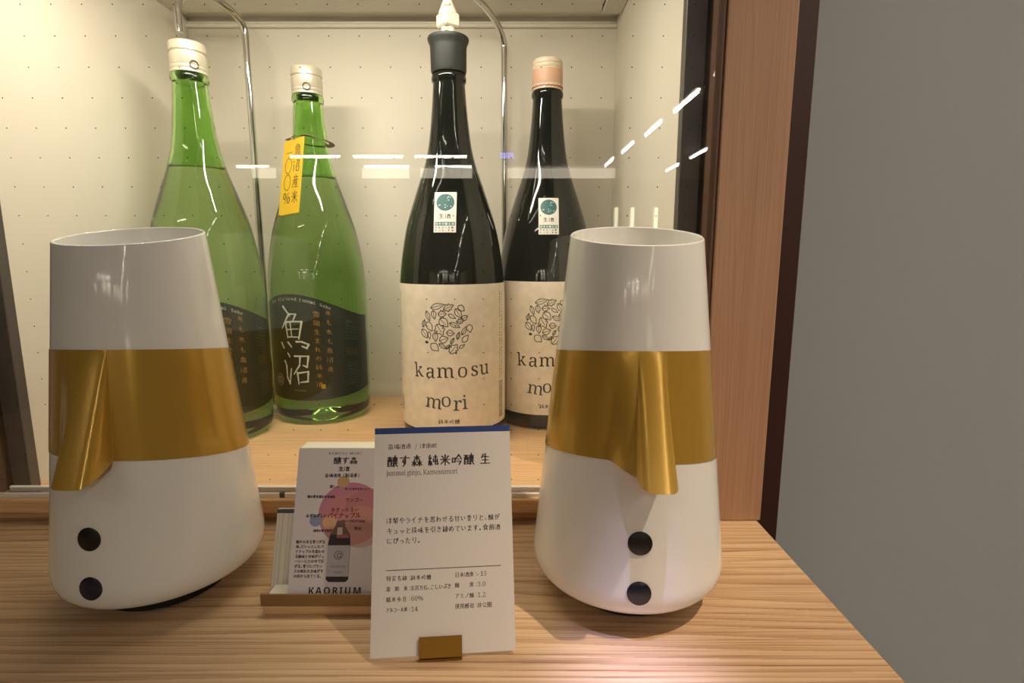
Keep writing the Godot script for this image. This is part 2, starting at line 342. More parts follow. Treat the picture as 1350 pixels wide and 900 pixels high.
# Letters put together from others: [letter, x, y, width, height]
var BUILT := {
	"苗": [["艹", 1, 0, 18, 9], ["田", 2, 8, 16, 12]], "場": [["土", 0, 2, 7, 15], ["昜", 7, 1, 13, 18]], "酒": [["氵", 0, 1, 6, 18], ["酉", 6, 1, 14, 18]], "造": [["辶", 0, 1, 20, 18], ["告", 7, 0, 12, 14]],
	"津": [["氵", 0, 1, 6, 18], ["聿", 6, 0, 14, 20]], "町": [["田", 0, 3, 10, 14], ["丁", 9, 1, 11, 18]], "醸": [["酉", 0, 1, 9, 18], ["襄", 9, 0, 11, 20]], "森": [["木", 4, 0, 12, 10], ["木", 0, 9, 10, 11], ["木", 10, 9, 10, 11]],
	"純": [["糸", 0, 0, 9, 20], ["屯", 9, 0, 11, 19]], "吟": [["口", 0, 5, 7, 11], ["今", 6, 0, 14, 20]], "洋": [["氵", 0, 1, 6, 18], ["羊", 6, 0, 14, 20]], "梨": [["禾", 0, 0, 11, 11], ["刂", 11, 0, 8, 11], ["木", 1, 9, 18, 11]],
	"思": [["田", 3, 0, 14, 11], ["心", 0, 9, 20, 11]], "香": [["禾", 1, 0, 18, 11], ["日", 4, 10, 12, 10]], "酸": [["酉", 0, 1, 9, 18], ["夋", 9, 0, 11, 20]], "後": [["彳", 0, 0, 7, 20], ["幺", 7, 0, 11, 9], ["夂", 7, 8, 13, 12]],
	"味": [["口", 0, 5, 7, 11], ["未", 6, 0, 14, 20]], "引": [["弓", 0, 0, 13, 20], ["丨", 0, 0, 20, 20]], "締": [["糸", 0, 0, 9, 20], ["帝", 9, 0, 11, 20]], "特": [["牛", 0, 0, 8, 20], ["寺", 8, 0, 12, 20]],
	"定": [["宀", 0, 0, 20, 10], ["疋", 1, 6, 18, 13]], "名": [["夕", 2, 0, 15, 13], ["口", 6, 9, 13, 11]], "称": [["禾", 0, 0, 9, 20], ["尓", 9, 0, 11, 20]], "原": [["厂", 0, 0, 20, 20], ["白", 6, 3, 12, 10], ["小", 5, 12, 13, 8]],
	"料": [["米", 0, 1, 10, 18], ["斗", 9, 0, 11, 20]], "精": [["米", 0, 1, 9, 18], ["青", 9, 0, 11, 20]], "歩": [["止", 1, 0, 18, 10], ["少", 1, 9, 18, 11]], "合": [["人", 0, 0, 20, 12], ["一", 4, 4, 12, 8], ["口", 3, 9, 14, 11]],
	"度": [["广", 0, 0, 20, 20], ["廿", 4, 4, 15, 15]], "使": [["亻", 0, 0, 7, 20], ["吏", 6, 0, 14, 20]], "酵": [["酉", 0, 1, 9, 18], ["孝", 9, 0, 11, 20]], "開": [["門", 0, 0, 20, 20], ["开", 5, 8, 10, 11]],
	"新": [["立", 0, 0, 10, 9], ["木", 0, 8, 10, 12], ["斤", 10, 0, 10, 20]], "潟": [["氵", 0, 1, 6, 18], ["舄", 6, 0, 14, 20]], "県": [["目", 5, 0, 14, 10], ["ㄥ", 0, 0, 20, 20], ["小", 3, 12, 14, 8]],
	"沼": [["氵", 0, 1, 6, 18], ["刀", 7, 0, 12, 10], ["口", 7, 9, 12, 11]], "優": [["亻", 0, 0, 6, 20], ["百", 6, 0, 14, 9], ["心", 6, 8, 14, 6], ["夂", 7, 12, 12, 8]], "甜": [["口", 0, 5, 8, 12], ["甘", 8, 2, 12, 16]],
	"が": [["か", 0, 0, 20, 20], ["゛", 0, 0, 20, 20]], "ぴ": [["ひ", 0, 0, 20, 20], ["゜", 0, 0, 20, 20]], "ぶ": [["ふ", 0, 0, 20, 20], ["゛", 0, 0, 20, 20]], "ず": [["す", 0, 0, 20, 20], ["゛", 0, 0, 20, 20]], "で": [["て", 0, 0, 20, 20], ["゛", 0, 0, 20, 20]],
	"ゴ": [["コ", 0, 0, 20, 20], ["゛", 0, 0, 20, 20]], "パ": [["ハ", 0, 0, 20, 20], ["゜", 0, 0, 20, 20]], "プ": [["フ", 0, 0, 20, 20], ["゜", 0, 0, 20, 20]], "ピ": [["ヒ", 0, 0, 20, 20], ["゜", 0, 0, 20, 20]], "バ": [["ハ", 0, 0, 20, 20], ["゛", 0, 0, 20, 20]], "ジ": [["シ", 0, 0, 20, 20], ["゛", 0, 0, 20, 20]],
}
var glyphs := {}

func strokes_of(ch: String) -> Array:
	if glyphs.has(ch):
		return glyphs[ch]
	var out := []
	if STROKES.has(ch):
		for s in STROKES[ch].split(";"):
			var p := PackedVector2Array()
			for q in s.split(" "):
				var xy: PackedStringArray = q.split(",")
				p.append(Vector2(float(xy[0]), float(xy[1])) / 20.0)
			out.append(p)
	elif BUILT.has(ch):
		for b in BUILT[ch]:
			for s in strokes_of(b[0]):
				var p := PackedVector2Array()
				for q in s:
					p.append(Vector2(b[1] + q.x * b[3], b[2] + q.y * b[4]) / 20.0)
				out.append(p)
	glyphs[ch] = out
	return out

# one letter; thin level strokes and thick upright ones where brush is on
func letter(pr: Print, ch: String, at: Vector2, size: Vector2, r: float, c: Color, brush := true, slant := 0.0) -> void:
	for s in strokes_of(ch):
		for k in s.size() - 1:
			var a: Vector2 = s[k]
			var b: Vector2 = s[k + 1]
			var pa := at + Vector2(a.x * size.x, a.y * size.y + a.x * slant * size.x)
			var pb := at + Vector2(b.x * size.x, b.y * size.y + b.x * slant * size.x)
			var d := (pb - pa).normalized()
			var q := r * (0.62 + 0.38 * absf(d.y)) if brush else r
			pr.seg(pa, pb, q, q * (0.8 if brush else 1.0), c)

func line_of(pr: Print, text: String, at: Vector2, size: Vector2, pitch: float, r: float, c: Color, brush := true) -> void:
	var x := at.x
	for ch in text:
		letter(pr, ch, Vector2(x, at.y), size, r, c, brush)
		x += pitch * (0.6 if ch in ["：", "、", "。"] else 1.0)

func column_of(pr: Print, text: String, at: Vector2, size: Vector2, pitch: float, r: float, c: Color, slant := 0.0) -> void:
	var y := at.y
	for ch in text:
		letter(pr, ch, Vector2(at.x, y), size, r, c, true, slant)
		y += pitch

# Latin letters: the flat faces of a text mesh drawn into the print; at = left end of the baseline
func latin(pr: Print, text: String, at: Vector2, size: float, c: Color, serif := true, spacing := 0.0, turn := 0.0, stretch := 1.0, bold := false) -> float:
	var f := SystemFont.new()
	f.font_names = PackedStringArray(["Droid Serif" if serif else "Droid Sans"])
	if bold:
		f.font_weight = 700
	var x := 0.0
	for ch in text:
		var adv := f.get_string_size(ch, HORIZONTAL_ALIGNMENT_LEFT, -1, 64).x / 64.0 * size
		if ch != " ":
			var tm := TextMesh.new()
			tm.font = f
			tm.text = ch
			tm.font_size = 64
			tm.pixel_size = size / 64.0
			tm.depth = 0.0
			tm.horizontal_alignment = HORIZONTAL_ALIGNMENT_LEFT
			tm.vertical_alignment = VERTICAL_ALIGNMENT_TOP
			if tm.get_surface_count() > 0:
				var arr := tm.surface_get_arrays(0)
				var vs: PackedVector3Array = arr[Mesh.ARRAY_VERTEX]
				var id: PackedInt32Array = arr[Mesh.ARRAY_INDEX] if arr[Mesh.ARRAY_INDEX] != null else PackedInt32Array(range(vs.size()))
				var asc := f.get_ascent(64) / 64.0 * size
				for k in range(0, id.size() - 2, 3):
					var q: Array[Vector2] = []
					for j in 3:
						var v3 := vs[id[k + j]]
						q.append(at + Vector2((x + v3.x) * stretch, -(v3.y + asc)).rotated(turn))
					pr.tri(q[0], q[1], q[2], c)
		x += adv + spacing
	return x * stretch

# ------------------------------------------------------------------ bottle shapes
# smooth outline through (radius, height)
func smooth_profile(pts: PackedVector2Array, per := 6) -> PackedVector2Array:
	var out := PackedVector2Array()
	for k in pts.size() - 1:
		var a := pts[maxi(k - 1, 0)]
		var b := pts[k]
		var c := pts[k + 1]
		var d := pts[mini(k + 2, pts.size() - 1)]
		for s in per:
			out.append(b.cubic_interpolate(c, a, d, float(s) / per))
	out.append(pts[pts.size() - 1])
	return out

func radius_at(pr: PackedVector2Array, y: float) -> float:
	for k in pr.size() - 1:
		if (pr[k].y <= y and pr[k + 1].y >= y) and pr[k + 1].y > pr[k].y:
			return lerpf(pr[k].x, pr[k + 1].x, (y - pr[k].y) / (pr[k + 1].y - pr[k].y))
	return pr[pr.size() - 1].x

# a sheet that lies on a turned shape from angle f0 to f1 (0 looks to +z, positive to +x); low and top are heights over u
func wrapped(pr: PackedVector2Array, f0: float, f1: float, low: Callable, top: Callable, lift: float, nu := 48, nv := 10, straight := 0.0) -> MB:
	var mb := MB.new()
	var pt := func(i: int, j: int) -> Array:
		var u := float(i) / nu
		var w := float(j) / nv
		var y: float = lerpf(low.call(u), top.call(u), w)
		var f := lerpf(f0, f1, u)
		var r := radius_at(pr, y) + lift
		if straight > 0.0:
			f = (u - 0.5) * straight / r
		var slope := (radius_at(pr, y + 0.001) - radius_at(pr, y - 0.001)) / 0.002
		var nn := Vector3(sin(f), -slope, cos(f)).normalized()
		return [Vector3(sin(f) * r, y, cos(f) * r), nn, Vector2(u, 1.0 - w)]
	for i in nu:
		for j in nv:
			var a: Array = pt.call(i, j)
			var b: Array = pt.call(i + 1, j)
			var c: Array = pt.call(i + 1, j + 1)
			var d: Array = pt.call(i, j + 1)
			mb.tri(a[0], b[0], c[0], a[1], b[1], c[1], a[2], b[2], c[2])
			mb.tri(a[0], c[0], d[0], a[1], c[1], d[1], a[2], c[2], d[2])
	return mb

var M := {}

func _ready() -> void:
	# ---------------------------------------------------------------- camera, surroundings, exposure
	var cam := Camera3D.new()
	cam.name = "camera"
	cam.fov = rad_to_deg(2.0 * atan(450.0 / 720.0))
	cam.near = 0.01
	cam.far = 60.0
	add_child(cam)
	cam.position = Vector3(0, 0.2, 0)
	cam.rotation_degrees = Vector3(-9.1, 0, 0)
	cam.current = true
	var we := WorldEnvironment.new()
	we.name = "world_environment"
	var env := Environment.new()
	env.background_mode = Environment.BG_COLOR
	env.background_color = Color(0, 0, 0)
	env.tonemap_mode = Environment.TONE_MAPPER_LINEAR
	env.tonemap_exposure = 1.0
	env.sdfgi_enabled = true
	env.ssao_enabled = true
	env.ssil_enabled = true
	we.environment = env
	add_child(we)

	make_materials()
	room()
	lamps()
	cabinet()
	counter()
	bottles()
	pumps()
	cards()
	dispensers()

func make_materials() -> void:
	M.counter = wood(Color(0.80, 0.675, 0.525), Color(0.56, 0.41, 0.275), 3, 38.0, false, 0.36, Vector2(0.95, 0.27), 0.75)
	M.shelf = wood(Color(0.86, 0.70, 0.51), Color(0.70, 0.52, 0.35), 21, 50.0, false, 0.45, Vector2(0.7, 0.34), 0.45, Vector3(0.2, 0.1, -0.39))
	M.pilaster = wood(Color(0.74, 0.58, 0.46), Color(0.60, 0.44, 0.33), 33, 36.0, true, 0.5, Vector2(0.9, 0.09), 0.4, Vector3(0.14, -0.02, -0.43))
	M.wall_panel = mat(Color(0.86, 0.84, 0.78), 0.55)
	M.white_wall = mat(Color(0.93, 0.93, 0.92), 0.8)
	M.ceiling_grey = mat(Color(0.84, 0.82, 0.78), 0.6)
	M.black = mat(Color(0.035, 0.035, 0.035), 0.5)
	M.frame = mat(Color(0.34, 0.32, 0.3), 0.4)
	M.jamb = mat(Color(0.38, 0.28, 0.21), 0.5)
	M.dark_brown = mat(Color(0.22, 0.10, 0.07), 0.5)
	M.alu = mat(Color(0.93, 0.91, 0.86), 0.28, 0.2)
	M.chrome = mat(Color(0.82, 0.82, 0.8), 0.08, 1.0)
	M.brass = mat(Color(0.62, 0.46, 0.17), 0.3, 0.85)
	M.gold = mat(Color(0.78, 0.62, 0.26), 0.2, 0.4)
	M.white_gloss = mat(Color(0.92, 0.915, 0.89), 0.06)
	M.plastic = mat(Color(0.86, 0.84, 0.75), 0.4)
	M.rubber = mat(Color(0.125, 0.14, 0.13), 0.55)
	var pane := mat(Color(1, 1, 1, 0.0), 0.0)
	pane.transparency = BaseMaterial3D.TRANSPARENCY_ALPHA
	M.pane = pane
	var green := mat(Color(Color(0.52, 0.80, 0.32).linear_to_srgb(), 0.0), 0.0)
	green.refraction_enabled = true
	green.refraction_scale = 0.045
	M.green_glass = green
	M.dark_glass = mat(Color(0.055, 0.07, 0.055), 0.05)

# ------------------------------------------------------------------ the room
func room() -> void:
	var fl := mat(Color(0.56, 0.53, 0.49), 0.6)
	var beige := mat(Color(0.70, 0.67, 0.61), 0.8)
	structure("floor", MB.new().box(Vector3(0.5, -1.0, 6.1), Vector3(12.4, 0.1, 14.4), 0.001), fl, "grey floor of the shop", "floor")
	structure("ceiling", MB.new().box(Vector3(0.5, 2.07, 6.1), Vector3(12.4, 0.1, 14.4), 0.001), mat(Color(0.84, 0.83, 0.81), 0.8), "pale ceiling of the shop", "ceiling")
	structure("wall_back", MB.new().box(Vector3(0.5, 0.535, -0.86), Vector3(12.4, 3.0, 0.1), 0.001), M.white_wall, "white wall behind the display cabinet", "wall")
	structure("wall_left", MB.new().box(Vector3(-5.7, 0.535, 6.1), Vector3(0.1, 3.0, 13.9), 0.001), beige, "beige side wall of the shop", "wall")
	structure("wall_right", MB.new().box(Vector3(6.7, 0.535, 6.1), Vector3(0.1, 3.0, 13.9), 0.001), beige, "beige side wall across from the other side wall", "wall")
	structure("wall_front", MB.new().box(Vector3(0.5, 0.535, 13.1), Vector3(12.4, 3.0, 0.1), 0.001), beige, "beige end wall facing the display cabinet", "wall")

# ------------------------------------------------------------------ lamps of the shop
func lamps() -> void:
	var tube_mat := glow(Color(1.0, 0.96, 0.90), 16.0)
	var body := mat(Color(0.85, 0.85, 0.84), 0.5)
	# runs of batten lamps on the ceiling: x, z, length, along z?
	var runs := [
		[2.03, 4.75, 0.55, true], [2.03, 5.95, 0.9, true], [2.0, 7.35, 0.9, true], [1.93, 8.75, 0.9, true], [1.88, 10.2, 0.9, true],
		[3.3, 9.3, 0.9, true], [3.3, 10.9, 0.9, true],
		[-2.45, 9.6, 0.9, false], [-1.3, 9.6, 0.95, false], [-3.6, 9.6, 0.9, false],
		[-2.55, 10.75, 0.9, false], [-1.2, 10.75, 0.75, false], [-5.28, 10.75, 0.66, false],
		[-1.4, 2.2, 1.2, false], [2.05, 3.4, 0.9, true], [2.07, 2.15, 0.9, true], [2.1, 0.9, 0.9, true], [2.1, -0.3, 0.7, true],
	]
	for r in runs:
		var along: bool = r[3]
		var t := thing("ceiling_light", "white batten lamp in a row running away from the cabinet wall" if along else "white batten lamp in a row running parallel to the cabinet wall", "lamp", Vector3(r[0], 2.02, r[1]), "batten lamps in rows away from the cabinet" if along else "batten lamps in rows parallel to the cabinet")
		var ln: float = r[2]
		part("housing", MB.new().box(Vector3(0, -0.02, 0), Vector3(0.09, 0.04, ln + 0.06) if along else Vector3(ln + 0.06, 0.04, 0.09), 0.004), body, t)
		var pth := PackedVector3Array([Vector3(0, -0.055, -ln / 2), Vector3(0, -0.055, ln / 2)] if along else [Vector3(-ln / 2, -0.055, 0), Vector3(ln / 2, -0.055, 0)])
		part("tube", MB.new().tube(pth, 0.018, 14), tube_mat, t)
		var al := AreaLight3D.new()
		al.name = "glow_light"
		t.add_child(al, true)
		al.area_size = Vector2(0.024, ln) if along else Vector2(ln, 0.024)
		al.rotation_degrees = Vector3(-90, 0, 0)
		al.position = Vector3(0, -0.085, 0)
		al.light_color = Color(1.0, 0.96, 0.90)
		al.light_energy = 0.5
		al.area_range = 20.0
		al.area_attenuation = 2.0
		al.shadow_enabled = true
	# a lit valance far behind, mirrored as a pale band in the glass
	var hd := thing("lit_valance", "row of glowing white valance panels at the far end of the shop", "lamp", Vector3(0, 1.9, 11.3))
	var vg := glow(Color(1.0, 0.94, 0.84), 3.5)
	for seg in [[-5.55, -5.05], [-3.2, -2.2], [-1.95, -0.85], [-0.1, 2.2]]:
		part("panel", MB.new().box(Vector3((seg[0] + seg[1]) / 2, 0, 0), Vector3(seg[1] - seg[0], 0.2, 0.06), 0.005), vg, hd)
	part("frame", MB.new().box(Vector3(-1.6, 0.06, 0.06), Vector3(8.1, 0.11, 0.05), 0.005), body, hd)
	# upright light strips on the far wall and a small blue screen under the ceiling, seen only as reflections
	for xx in [2.56, 2.96, 3.54]:
		var wl := thing("wall_lamp", "upright glowing strip lamp on the far shop wall", "lamp", Vector3(xx, 1.02, 12.98), "strip lamps on the far wall")
		part("backplate", MB.new().box(Vector3(0, 0, 0.03), Vector3(0.16, 0.66, 0.04), 0.004), body, wl)
		part("tube", MB.new().tube(PackedVector3Array([Vector3(0, -0.3, -0.03), Vector3(0, 0.3, -0.03)]), 0.04, 14), glow(Color(1.0, 0.98, 0.82), 7.0), wl)
	var sc := thing("hanging_screen", "small blue lit screen hanging from the shop ceiling", "screen", Vector3(-0.09, 1.88, 9.1))
	part("bezel", MB.new().box(Vector3(0, 0.01, 0.015), Vector3(0.3, 0.16, 0.03), 0.004), M.black, sc)
	part("panel", MB.new().box(Vector3(0, 0.01, -0.003), Vector3(0.24, 0.1, 0.006), 0.001), glow(Color(0.45, 0.45, 1.0), 6.0), sc)
	part("hanger", MB.new().tube(PackedVector3Array([Vector3(0, 0.09, 0.015), Vector3(0, 0.14, 0.015)]), 0.012, 10), M.black, sc)
	# spotlights: the shop light that throws the sharp shadows on the counter
	spot("ceiling_spotlight", "black ceiling spotlight aimed at the aroma dispenser", Vector3(0.88, 1.9, 0.1), Vector3(0.14, 0.05, -0.34), Color(1.0, 0.905, 0.80), 3.6, 7.5, 0.012)
	spot("ceiling_spotlight", "black ceiling spotlight aimed down at the counter edge", Vector3(0.1, 1.9, 0.12), Vector3(0.06, 0.0, -0.219), Color(0.74, 0.74, 1.0), 13.0, 1.35, 0.03)

func spot(called: String, label: String, at: Vector3, to: Vector3, c: Color, energy: float, angle: float, size: float) -> void:
	var t := thing(called, label, "lamp", at)
	var dir := (to - at).normalized()
	part("housing", MB.new().tube(PackedVector3Array([-dir * 0.13, -dir * 0.012]), 0.045, 24), M.black, t)
	part("arm", MB.new().tube(PackedVector3Array([-dir * 0.1, -dir * 0.1 + Vector3(0, 0.125, 0)]), 0.008, 10), M.black, t)
	part("lens", MB.new().tube(PackedVector3Array([-dir * 0.012, -dir * 0.004]), 0.036, 24), glow(c, 3.0), t)
	var l := SpotLight3D.new()
	l.name = "beam_light"
	t.add_child(l, true)
	l.look_at_from_position(at, to, Vector3(0, 0, 1))
	l.light_color = c
	l.light_energy = energy
	l.spot_angle = angle
	l.spot_angle_attenuation = 1.0
	l.spot_range = 10.0
	l.spot_attenuation = 2.0
	l.light_size = size
	l.shadow_enabled = true

# ------------------------------------------------------------------ the cabinet
const SH := 0.015      # height of the shelf inside
const GZ := -0.396     # the glass
const XR := 0.1245     # right inner wall
const XL := -0.385     # left inner wall
const BZ := -0.70      # back panel
const TY := 0.4645     # ceiling inside
const BAR_TURN := 20.0 # the light bar leans towards the back panel

func cabinet() -> void:
	var c := thing("display_cabinet", "wooden display cabinet with glass front and pale interior holding sake bottles", "cabinet")
	part("back_panel", MB.new().box(Vector3((XL + XR) / 2, 0.2505, BZ - 0.008), Vector3(XR - XL + 0.03, 0.499, 0.016)), M.wall_panel, c)
	part("side_panel", MB.new().box(Vector3(XR + 0.008, 0.2505, (BZ - 0.42) / 2), Vector3(0.016, 0.499, -0.42 - BZ)), M.wall_panel, c)
	part("side_panel", MB.new().box(Vector3(XL - 0.008, 0.2505, (BZ - 0.42) / 2), Vector3(0.016, 0.499, -0.42 - BZ)), M.wall_panel, c)
	part("ceiling_panel", MB.new().box(Vector3((XL + XR) / 2 - 0.012, TY + 0.016, -0.535), Vector3(XR - XL - 0.024, 0.02, 0.27)), M.ceiling_grey, c)
	part("ceiling_strip", MB.new().box(Vector3((XL + XR) / 2, TY + 0.022, BZ + 0.016), Vector3(XR - XL, 0.02, 0.03)), M.ceiling_grey, c)
	part("ceiling_strip", MB.new().box(Vector3(XR - 0.0115, TY + 0.014, -0.535), Vector3(0.022, 0.02, 0.27)), M.ceiling_grey, c)
	part("cornice_trim", MB.new().box(Vector3((XL + XR) / 2, TY + 0.0015, BZ + 0.003), Vector3(XR - XL, 0.004, 0.006), 0.001), M.wall_panel, c)
	part("shelf", MB.new().box(Vector3((XL + XR) / 2, SH - 0.006, (BZ + GZ) / 2 + 0.001), Vector3(XR - XL + 0.03, 0.012, GZ - BZ - 0.004)), M.shelf, c)
	# the front: plinth, black slot and fascia under the glass
	part("plinth", MB.new().box(Vector3((XL + XR) / 2 + 0.005, 0.0025, -0.40), Vector3(XR - XL + 0.03, 0.005, 0.016)), M.shelf, c)
	part("slot_strip", MB.new().box(Vector3((XL + XR) / 2 + 0.005, 0.0058, -0.4), Vector3(XR - XL + 0.03, 0.005, 0.008)), M.black, c)
	part("fascia", MB.new().box(Vector3((XL + XR) / 2 + 0.005, 0.0132, -0.3885), Vector3(XR - XL + 0.025, 0.0105, 0.009)), M.shelf, c)
	for z in [GZ + 0.0062, GZ - 0.0062]:
		part("glass_rail", MB.new().box(Vector3((XL + XR) / 2 + 0.005, 0.0195, z), Vector3(XR - XL + 0.022, 0.005, 0.0026), 0.0009), M.alu, c)
	part("rail_bed", MB.new().box(Vector3((XL + XR) / 2 + 0.005, 0.0172, GZ), Vector3(XR - XL + 0.022, 0.0022, 0.015), 0.0003), M.jamb, c)
	part("rail_clip", MB.new().box(Vector3(-0.1735, 0.0196, GZ + 0.006), Vector3(0.0042, 0.0056, 0.0036), 0.0005), M.frame, c)
	var g := part("glass_pane", MB.new().box(Vector3((XL - 0.0144 + 0.1389) / 2, 0.26, GZ), Vector3(0.1389 - XL + 0.0144, 0.48, 0.004), 0.0002), M.pane, c)
	g.set_meta("label", "clear glass front with a grid of tiny black dots")
	# the grid of tiny dots printed on the glass
	var dots := MB.new()
	for i in 26:
		for j in 25:
			var p := Vector3(-0.0005 + 0.0204 * (i - 19), 0.0306 + 0.0196 * j, GZ + 0.00215)
			if p.x > 0.138 or p.y > 0.49:
				continue
			for s in 8:
				var a0 := TAU * s / 8
				var a1 := TAU * (s + 1) / 8
				dots.tri(p, p + Vector3(cos(a0), sin(a0), 0) * 0.00045, p + Vector3(cos(a1), sin(a1), 0) * 0.00045, Vector3(0, 0, 1), Vector3(0, 0, 1), Vector3(0, 0, 1))
	var dp := part("dot_print", dots, M.black, g)
	dp.set_meta("kind", "stuff")
	# right jamb: dark frame, brown inner jamb, pilaster
	for sd in [1.0, -1.0]:
		var x0: float = XR if sd > 0 else XL
		part("frame_strip", MB.new().box(Vector3(x0 + sd * 0.0041, 0.255, -0.4148), Vector3(0.0146, 0.48, 0.009), 0.0005), M.frame, c)
		part("gasket", MB.new().box(Vector3(x0 + sd * 0.0129, 0.255, -0.419), Vector3(0.0030, 0.48, 0.009), 0.0004), M.black, c)
		part("inner_jamb", MB.new().box(Vector3(x0 + sd * 0.0156, 0.255, -0.4035), Vector3(0.0022, 0.48, 0.029), 0.0004), M.jamb, c)
		part("pilaster", MB.new().box(Vector3(x0 + sd * 0.0408, 0.43, -0.402), Vector3(0.0468, 0.86, 0.028), 0.0008), M.pilaster, c)
		part("end_panel", MB.new().box(Vector3(x0 + sd * 0.0408, 0.43, -0.612), Vector3(0.0468, 0.86, 0.39), 0.0008), M.dark_brown, c)
	part("header", MB.new().box(Vector3((XL + 0.142) / 2, 0.68, -0.402), Vector3(0.14 - XL, 0.36, 0.028), 0.0008), M.pilaster, c)
	var fp := thing("filler_panel", "narrow dark brown upright panel beside the wooden cabinet post", "panel", Vector3(0.2, -0.95, -0.6))
	part("board", MB.new().box(Vector3(0, 0.9, 0), Vector3(0.02, 1.8, 0.39), 0.0008), M.dark_brown, fp)
	part("edge_strip", MB.new().box(Vector3(0, 0.9, 0.1965), Vector3(0.018, 1.796, 0.003), 0.0006), M.dark_brown, fp)
	# light bar under the cabinet ceiling behind the header
	var bar := part("light_bar", MB.new().box(Vector3(0, 0.004, 0), Vector3(0.32, 0.01, 0.016), 0.002), M.alu, c)
	bar.position = Vector3((XL + XR) / 2 - 0.025, 0.462, -0.432)
	bar.rotation_degrees = Vector3(BAR_TURN, 0, 0)
	part("diffuser", MB.new().box(Vector3(0, -0.0025, 0), Vector3(0.31, 0.003, 0.01), 0.0008), glow(Color(1.0, 0.955, 0.87), 2.0), bar)
	var al := AreaLight3D.new()
	al.name = "bar_light"
	add_child(al)
	al.area_size = Vector2(0.31, 0.012)
	al.rotation_degrees = Vector3(BAR_TURN - 90.0, 0, 0)
	al.position = bar.position - al.basis.z * 0.0055
	al.light_color = Color(1.0, 0.955, 0.87)
	al.light_energy = 0.16
	al.area_range = 6.0
	al.area_attenuation = 2.0
	al.shadow_enabled = true

func counter() -> void:
	var c := thing("serving_counter", "pale wooden counter with dark horizontal grain in front of the cabinet", "counter")
	part("counter_top", MB.new().box(Vector3(-0.2265, -0.015, -0.43), Vector3(0.827, 0.03, 0.76), 0.0012), M.counter, c)
	part("base", MB.new().box(Vector3(-0.2265, -0.49, -0.46), Vector3(0.8, 0.92, 0.66), 0.002), M.dark_brown, c)

# ------------------------------------------------------------------ bottles
var dark_profile: PackedVector2Array
var green_profile: PackedVector2Array
var seat_r := 0.052

func bottles() -> void:
	var shoulder := smooth_profile(PackedVector2Array([Vector2(0.0525, 0.02), Vector2(0.0527, 0.09), Vector2(0.0526, 0.145), Vector2(0.0518, 0.162), Vector2(0.0492, 0.184), Vector2(0.0436, 0.213), Vector2(0.0345, 0.242), Vector2(0.0252, 0.2695), Vector2(0.0205, 0.29), Vector2(0.0173, 0.318), Vector2(0.0155, 0.341), Vector2(0.0153, 0.3455)]))
	dark_profile = PackedVector2Array([Vector2(0, 0.003), Vector2(0.036, 0.003), Vector2(0.043, 0.0), Vector2(0.0475, 0.0012), Vector2(0.051, 0.0055), Vector2(0.0523, 0.011)])
	dark_profile.append_array(shoulder)
	dark_profile.append_array([Vector2(0.0164, 0.3468), Vector2(0.0168, 0.3495), Vector2(0.0164, 0.352), Vector2(0.0152, 0.3535), Vector2(0.0150, 0.362), Vector2(0.010, 0.3625), Vector2(0.010, 0.33), Vector2(0.0, 0.33)])
	green_profile = dark_profile
	kamosu_bottle(Vector3(-0.0604, SH, -0.556), 0.0, false, "dark green sake bottle with cream leaf-emblem label and black pump stopper")
	kamosu_bottle(Vector3(0.0373, SH, -0.609), 0.03, true, "dark green sake bottle with cream label and pinkish screw cap, partly behind the dispenser")
	green_bottle(Vector3(-0.221, SH, -0.625), 0.0, true, "clear green sake bottle with dark calligraphy label and white cap, wearing a yellow tag")
	green_bottle(Vector3(-0.308, SH, -0.555), 0.5, false, "clear green sake bottle with dark label standing in front of a chrome pole, no tag")
	neck_tag()

